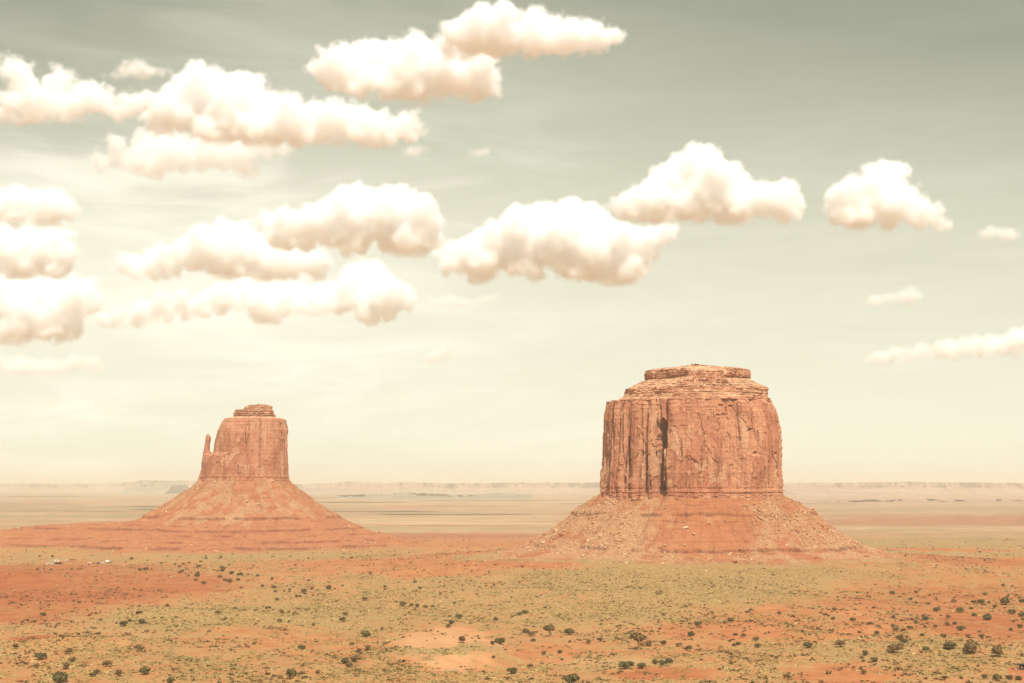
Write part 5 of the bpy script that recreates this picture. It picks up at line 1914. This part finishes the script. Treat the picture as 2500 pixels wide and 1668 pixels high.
def skinned(name, verts, edges, radii, mat, parent, root=0, sub=2):
    me = bpy.data.meshes.new(name)
    me.from_pydata([tuple(v) for v in verts], edges, [])
    me.materials.append(mat)
    o = add(name, me, parent)
    sk = o.modifiers.new("skin", 'SKIN')
    sk.use_smooth_shade = True
    lay = me.skin_vertices[0].data if me.skin_vertices else None
    if lay is None:
        return o
    for i, r in enumerate(radii):
        lay[i].radius = (r, r) if not isinstance(r, tuple) else r
        lay[i].use_root = (i == root)
    sb = o.modifiers.new("subdivision", 'SUBSURF')
    sb.levels = sb.render_levels = sub
    return o


def person(px, py, label, shirt, trousers, rz, lean, arm_fwd):
    t = empty("person", (0, 0, 0), label, "person", "people standing by the shelter")
    bend = lambda p: (p[0], p[1] - math.sin(lean) * max(p[2] - 0.95, 0), 0.95 + (p[2] - 0.95) * math.cos(lean) if p[2] > 0.95 else p[2])
    V, E, R = [], [], []

    def v(p, r, frm=None):
        V.append(bend(p))
        R.append(r)
        if frm is not None:
            E.append((frm, len(V) - 1))
        return len(V) - 1
    pelvis = v((0, 0, 0.96), (0.155, 0.11))
    waist = v((0, 0, 1.10), (0.135, 0.10), pelvis)
    chest = v((0, 0.0, 1.30), (0.165, 0.115), waist)
    neckb = v((0, 0.0, 1.45), (0.08, 0.075), chest)
    neck = v((0, -0.01, 1.52), (0.055, 0.055), neckb)
    jaw = v((0, -0.03, 1.60), (0.068, 0.082), neck)
    head = v((0, -0.015, 1.67), (0.078, 0.095), jaw)
    v((0, -0.01, 1.735), (0.055, 0.07), head)
    v((0, -0.125, 1.635), 0.014, jaw)
    for s in (-1, 1):
        hip = v((s * 0.10, 0, 0.90), 0.095, pelvis)
        knee = v((s * 0.115, -0.015, 0.50), 0.062, hip)
        ank = v((s * 0.12, 0.02, 0.085), 0.042, knee)
        v((s * 0.13, -0.15, 0.035), (0.042, 0.03), ank)
        sh = v((s * 0.185, 0, 1.42), 0.062, chest)
        el = v((s * 0.235, -0.04 - 0.10 * arm_fwd, 1.14), 0.043, sh)
        wr = v((s * 0.23, -0.10 - 0.28 * arm_fwd, 0.93 + 0.10 * arm_fwd), 0.030, el)
        palm = v((s * 0.225, -0.115 - 0.33 * arm_fwd, 0.87 + 0.09 * arm_fwd), (0.036, 0.018), wr)
        for q, (dy, ln) in enumerate(((-0.030, 0.070), (-0.010, 0.080), (0.010, 0.074), (0.030, 0.058))):
            k1 = v((s * 0.222, V[palm][1] + dy, V[palm][2] - 0.045), 0.0095, palm)
            v((s * 0.212, V[palm][1] + dy - 0.008, V[palm][2] - 0.045 - ln * 0.6), 0.0085, k1)
        th = v((s * 0.205, V[palm][1] - 0.045, V[palm][2] - 0.015), 0.0105, palm)
        v((s * 0.198, V[palm][1] - 0.060, V[palm][2] - 0.050), 0.009, th)
    skinned("body", V, E, R, M_SKIN, t, 0)

    def cloth(name, names, mat, grow):
        idx = {n: i for i, n in enumerate(names)}
        skinned(name, [V[i] for i in names], [(idx[a], idx[b]) for a, b in E if a in idx and b in idx],
                [tuple(q + grow for q in R[i]) if isinstance(R[i], tuple) else R[i] + grow for i in names], mat, t, 0)
    kids = {}
    for a, b in E:
        kids.setdefault(a, []).append(b)
    hips = [b for b in kids[pelvis] if V[b][2] < 0.95]
    knees = [kids[h][0] for h in hips]
    anks = [kids[k][0] for k in knees]
    cloth("trousers", [pelvis] + hips + knees + anks, trousers, 0.022)
    shs = [b for b in kids[chest] if b != neckb]
    els = [kids[q][0] for q in shs]
    cloth("shirt", [pelvis, waist, chest, neckb] + shs + els, shirt, 0.024)
    hv = ICO2[0] * np.array([0.098, 0.115, 0.085])
    hv = hv[:, :] + np.array(bend((0, 0.015, 1.70)))
    hv[:, 1] = np.maximum(hv[:, 1], hv[:, 1].mean() - 0.075)
    add("hair", make_mesh("hair", hv, ICO2[1], M_HAIR, True), t)
    for s in (-1, 1):
        Shape().box(s * 0.13 - 0.05, s * 0.13 + 0.05, -0.20, 0.09, 0.0, 0.10, 0.02).build("shoe", M_BROWN, t, 0.02)
    return place(t, px, py, rz)


person(2480.5, 1651.0, "person in a dark top and pale trousers standing on the red pad", M_NAVYC, M_PALE, 0.5, 0.25, 0.8)
person(2476.0, 1650.0, "person in pale clothes just left of the one in a dark top", M_OFFW, M_PALE, -0.6, 0.05, 0.1)


# ------------------------------------------------------------------ haze over the desert
def build_haze():
    m = bpy.data.materials.new("desert_haze")
    m.use_nodes = True
    t = m.node_tree
    t.nodes.clear()
    v = N(t, "ShaderNodeVolumePrincipled")
    v.inputs["Color"].default_value = (*HAZE_COLOR, 1)
    v.inputs["Density"].default_value = HAZE_DENSITY
    v.inputs["Anisotropy"].default_value = 0.0
    v.inputs["Density Attribute"].default_value = ""
    o = N(t, "ShaderNodeOutputMaterial")
    L(t, v.outputs[0], o.inputs["Volume"])
    s, z0, z1 = 90000.0, -40.0, 330.0
    V = np.array([(x, y, z) for z in (z0, z1) for (x, y) in ((-s, -s), (s, -s), (s, s), (-s, s))])
    Fq = np.array([(3, 2, 1, 0), (4, 5, 6, 7), (0, 1, 5, 4), (1, 2, 6, 5), (2, 3, 7, 6), (3, 0, 4, 7)])
    tag(add("haze", make_mesh("haze", V, Fq, m, False)), kind='stuff')


build_haze()
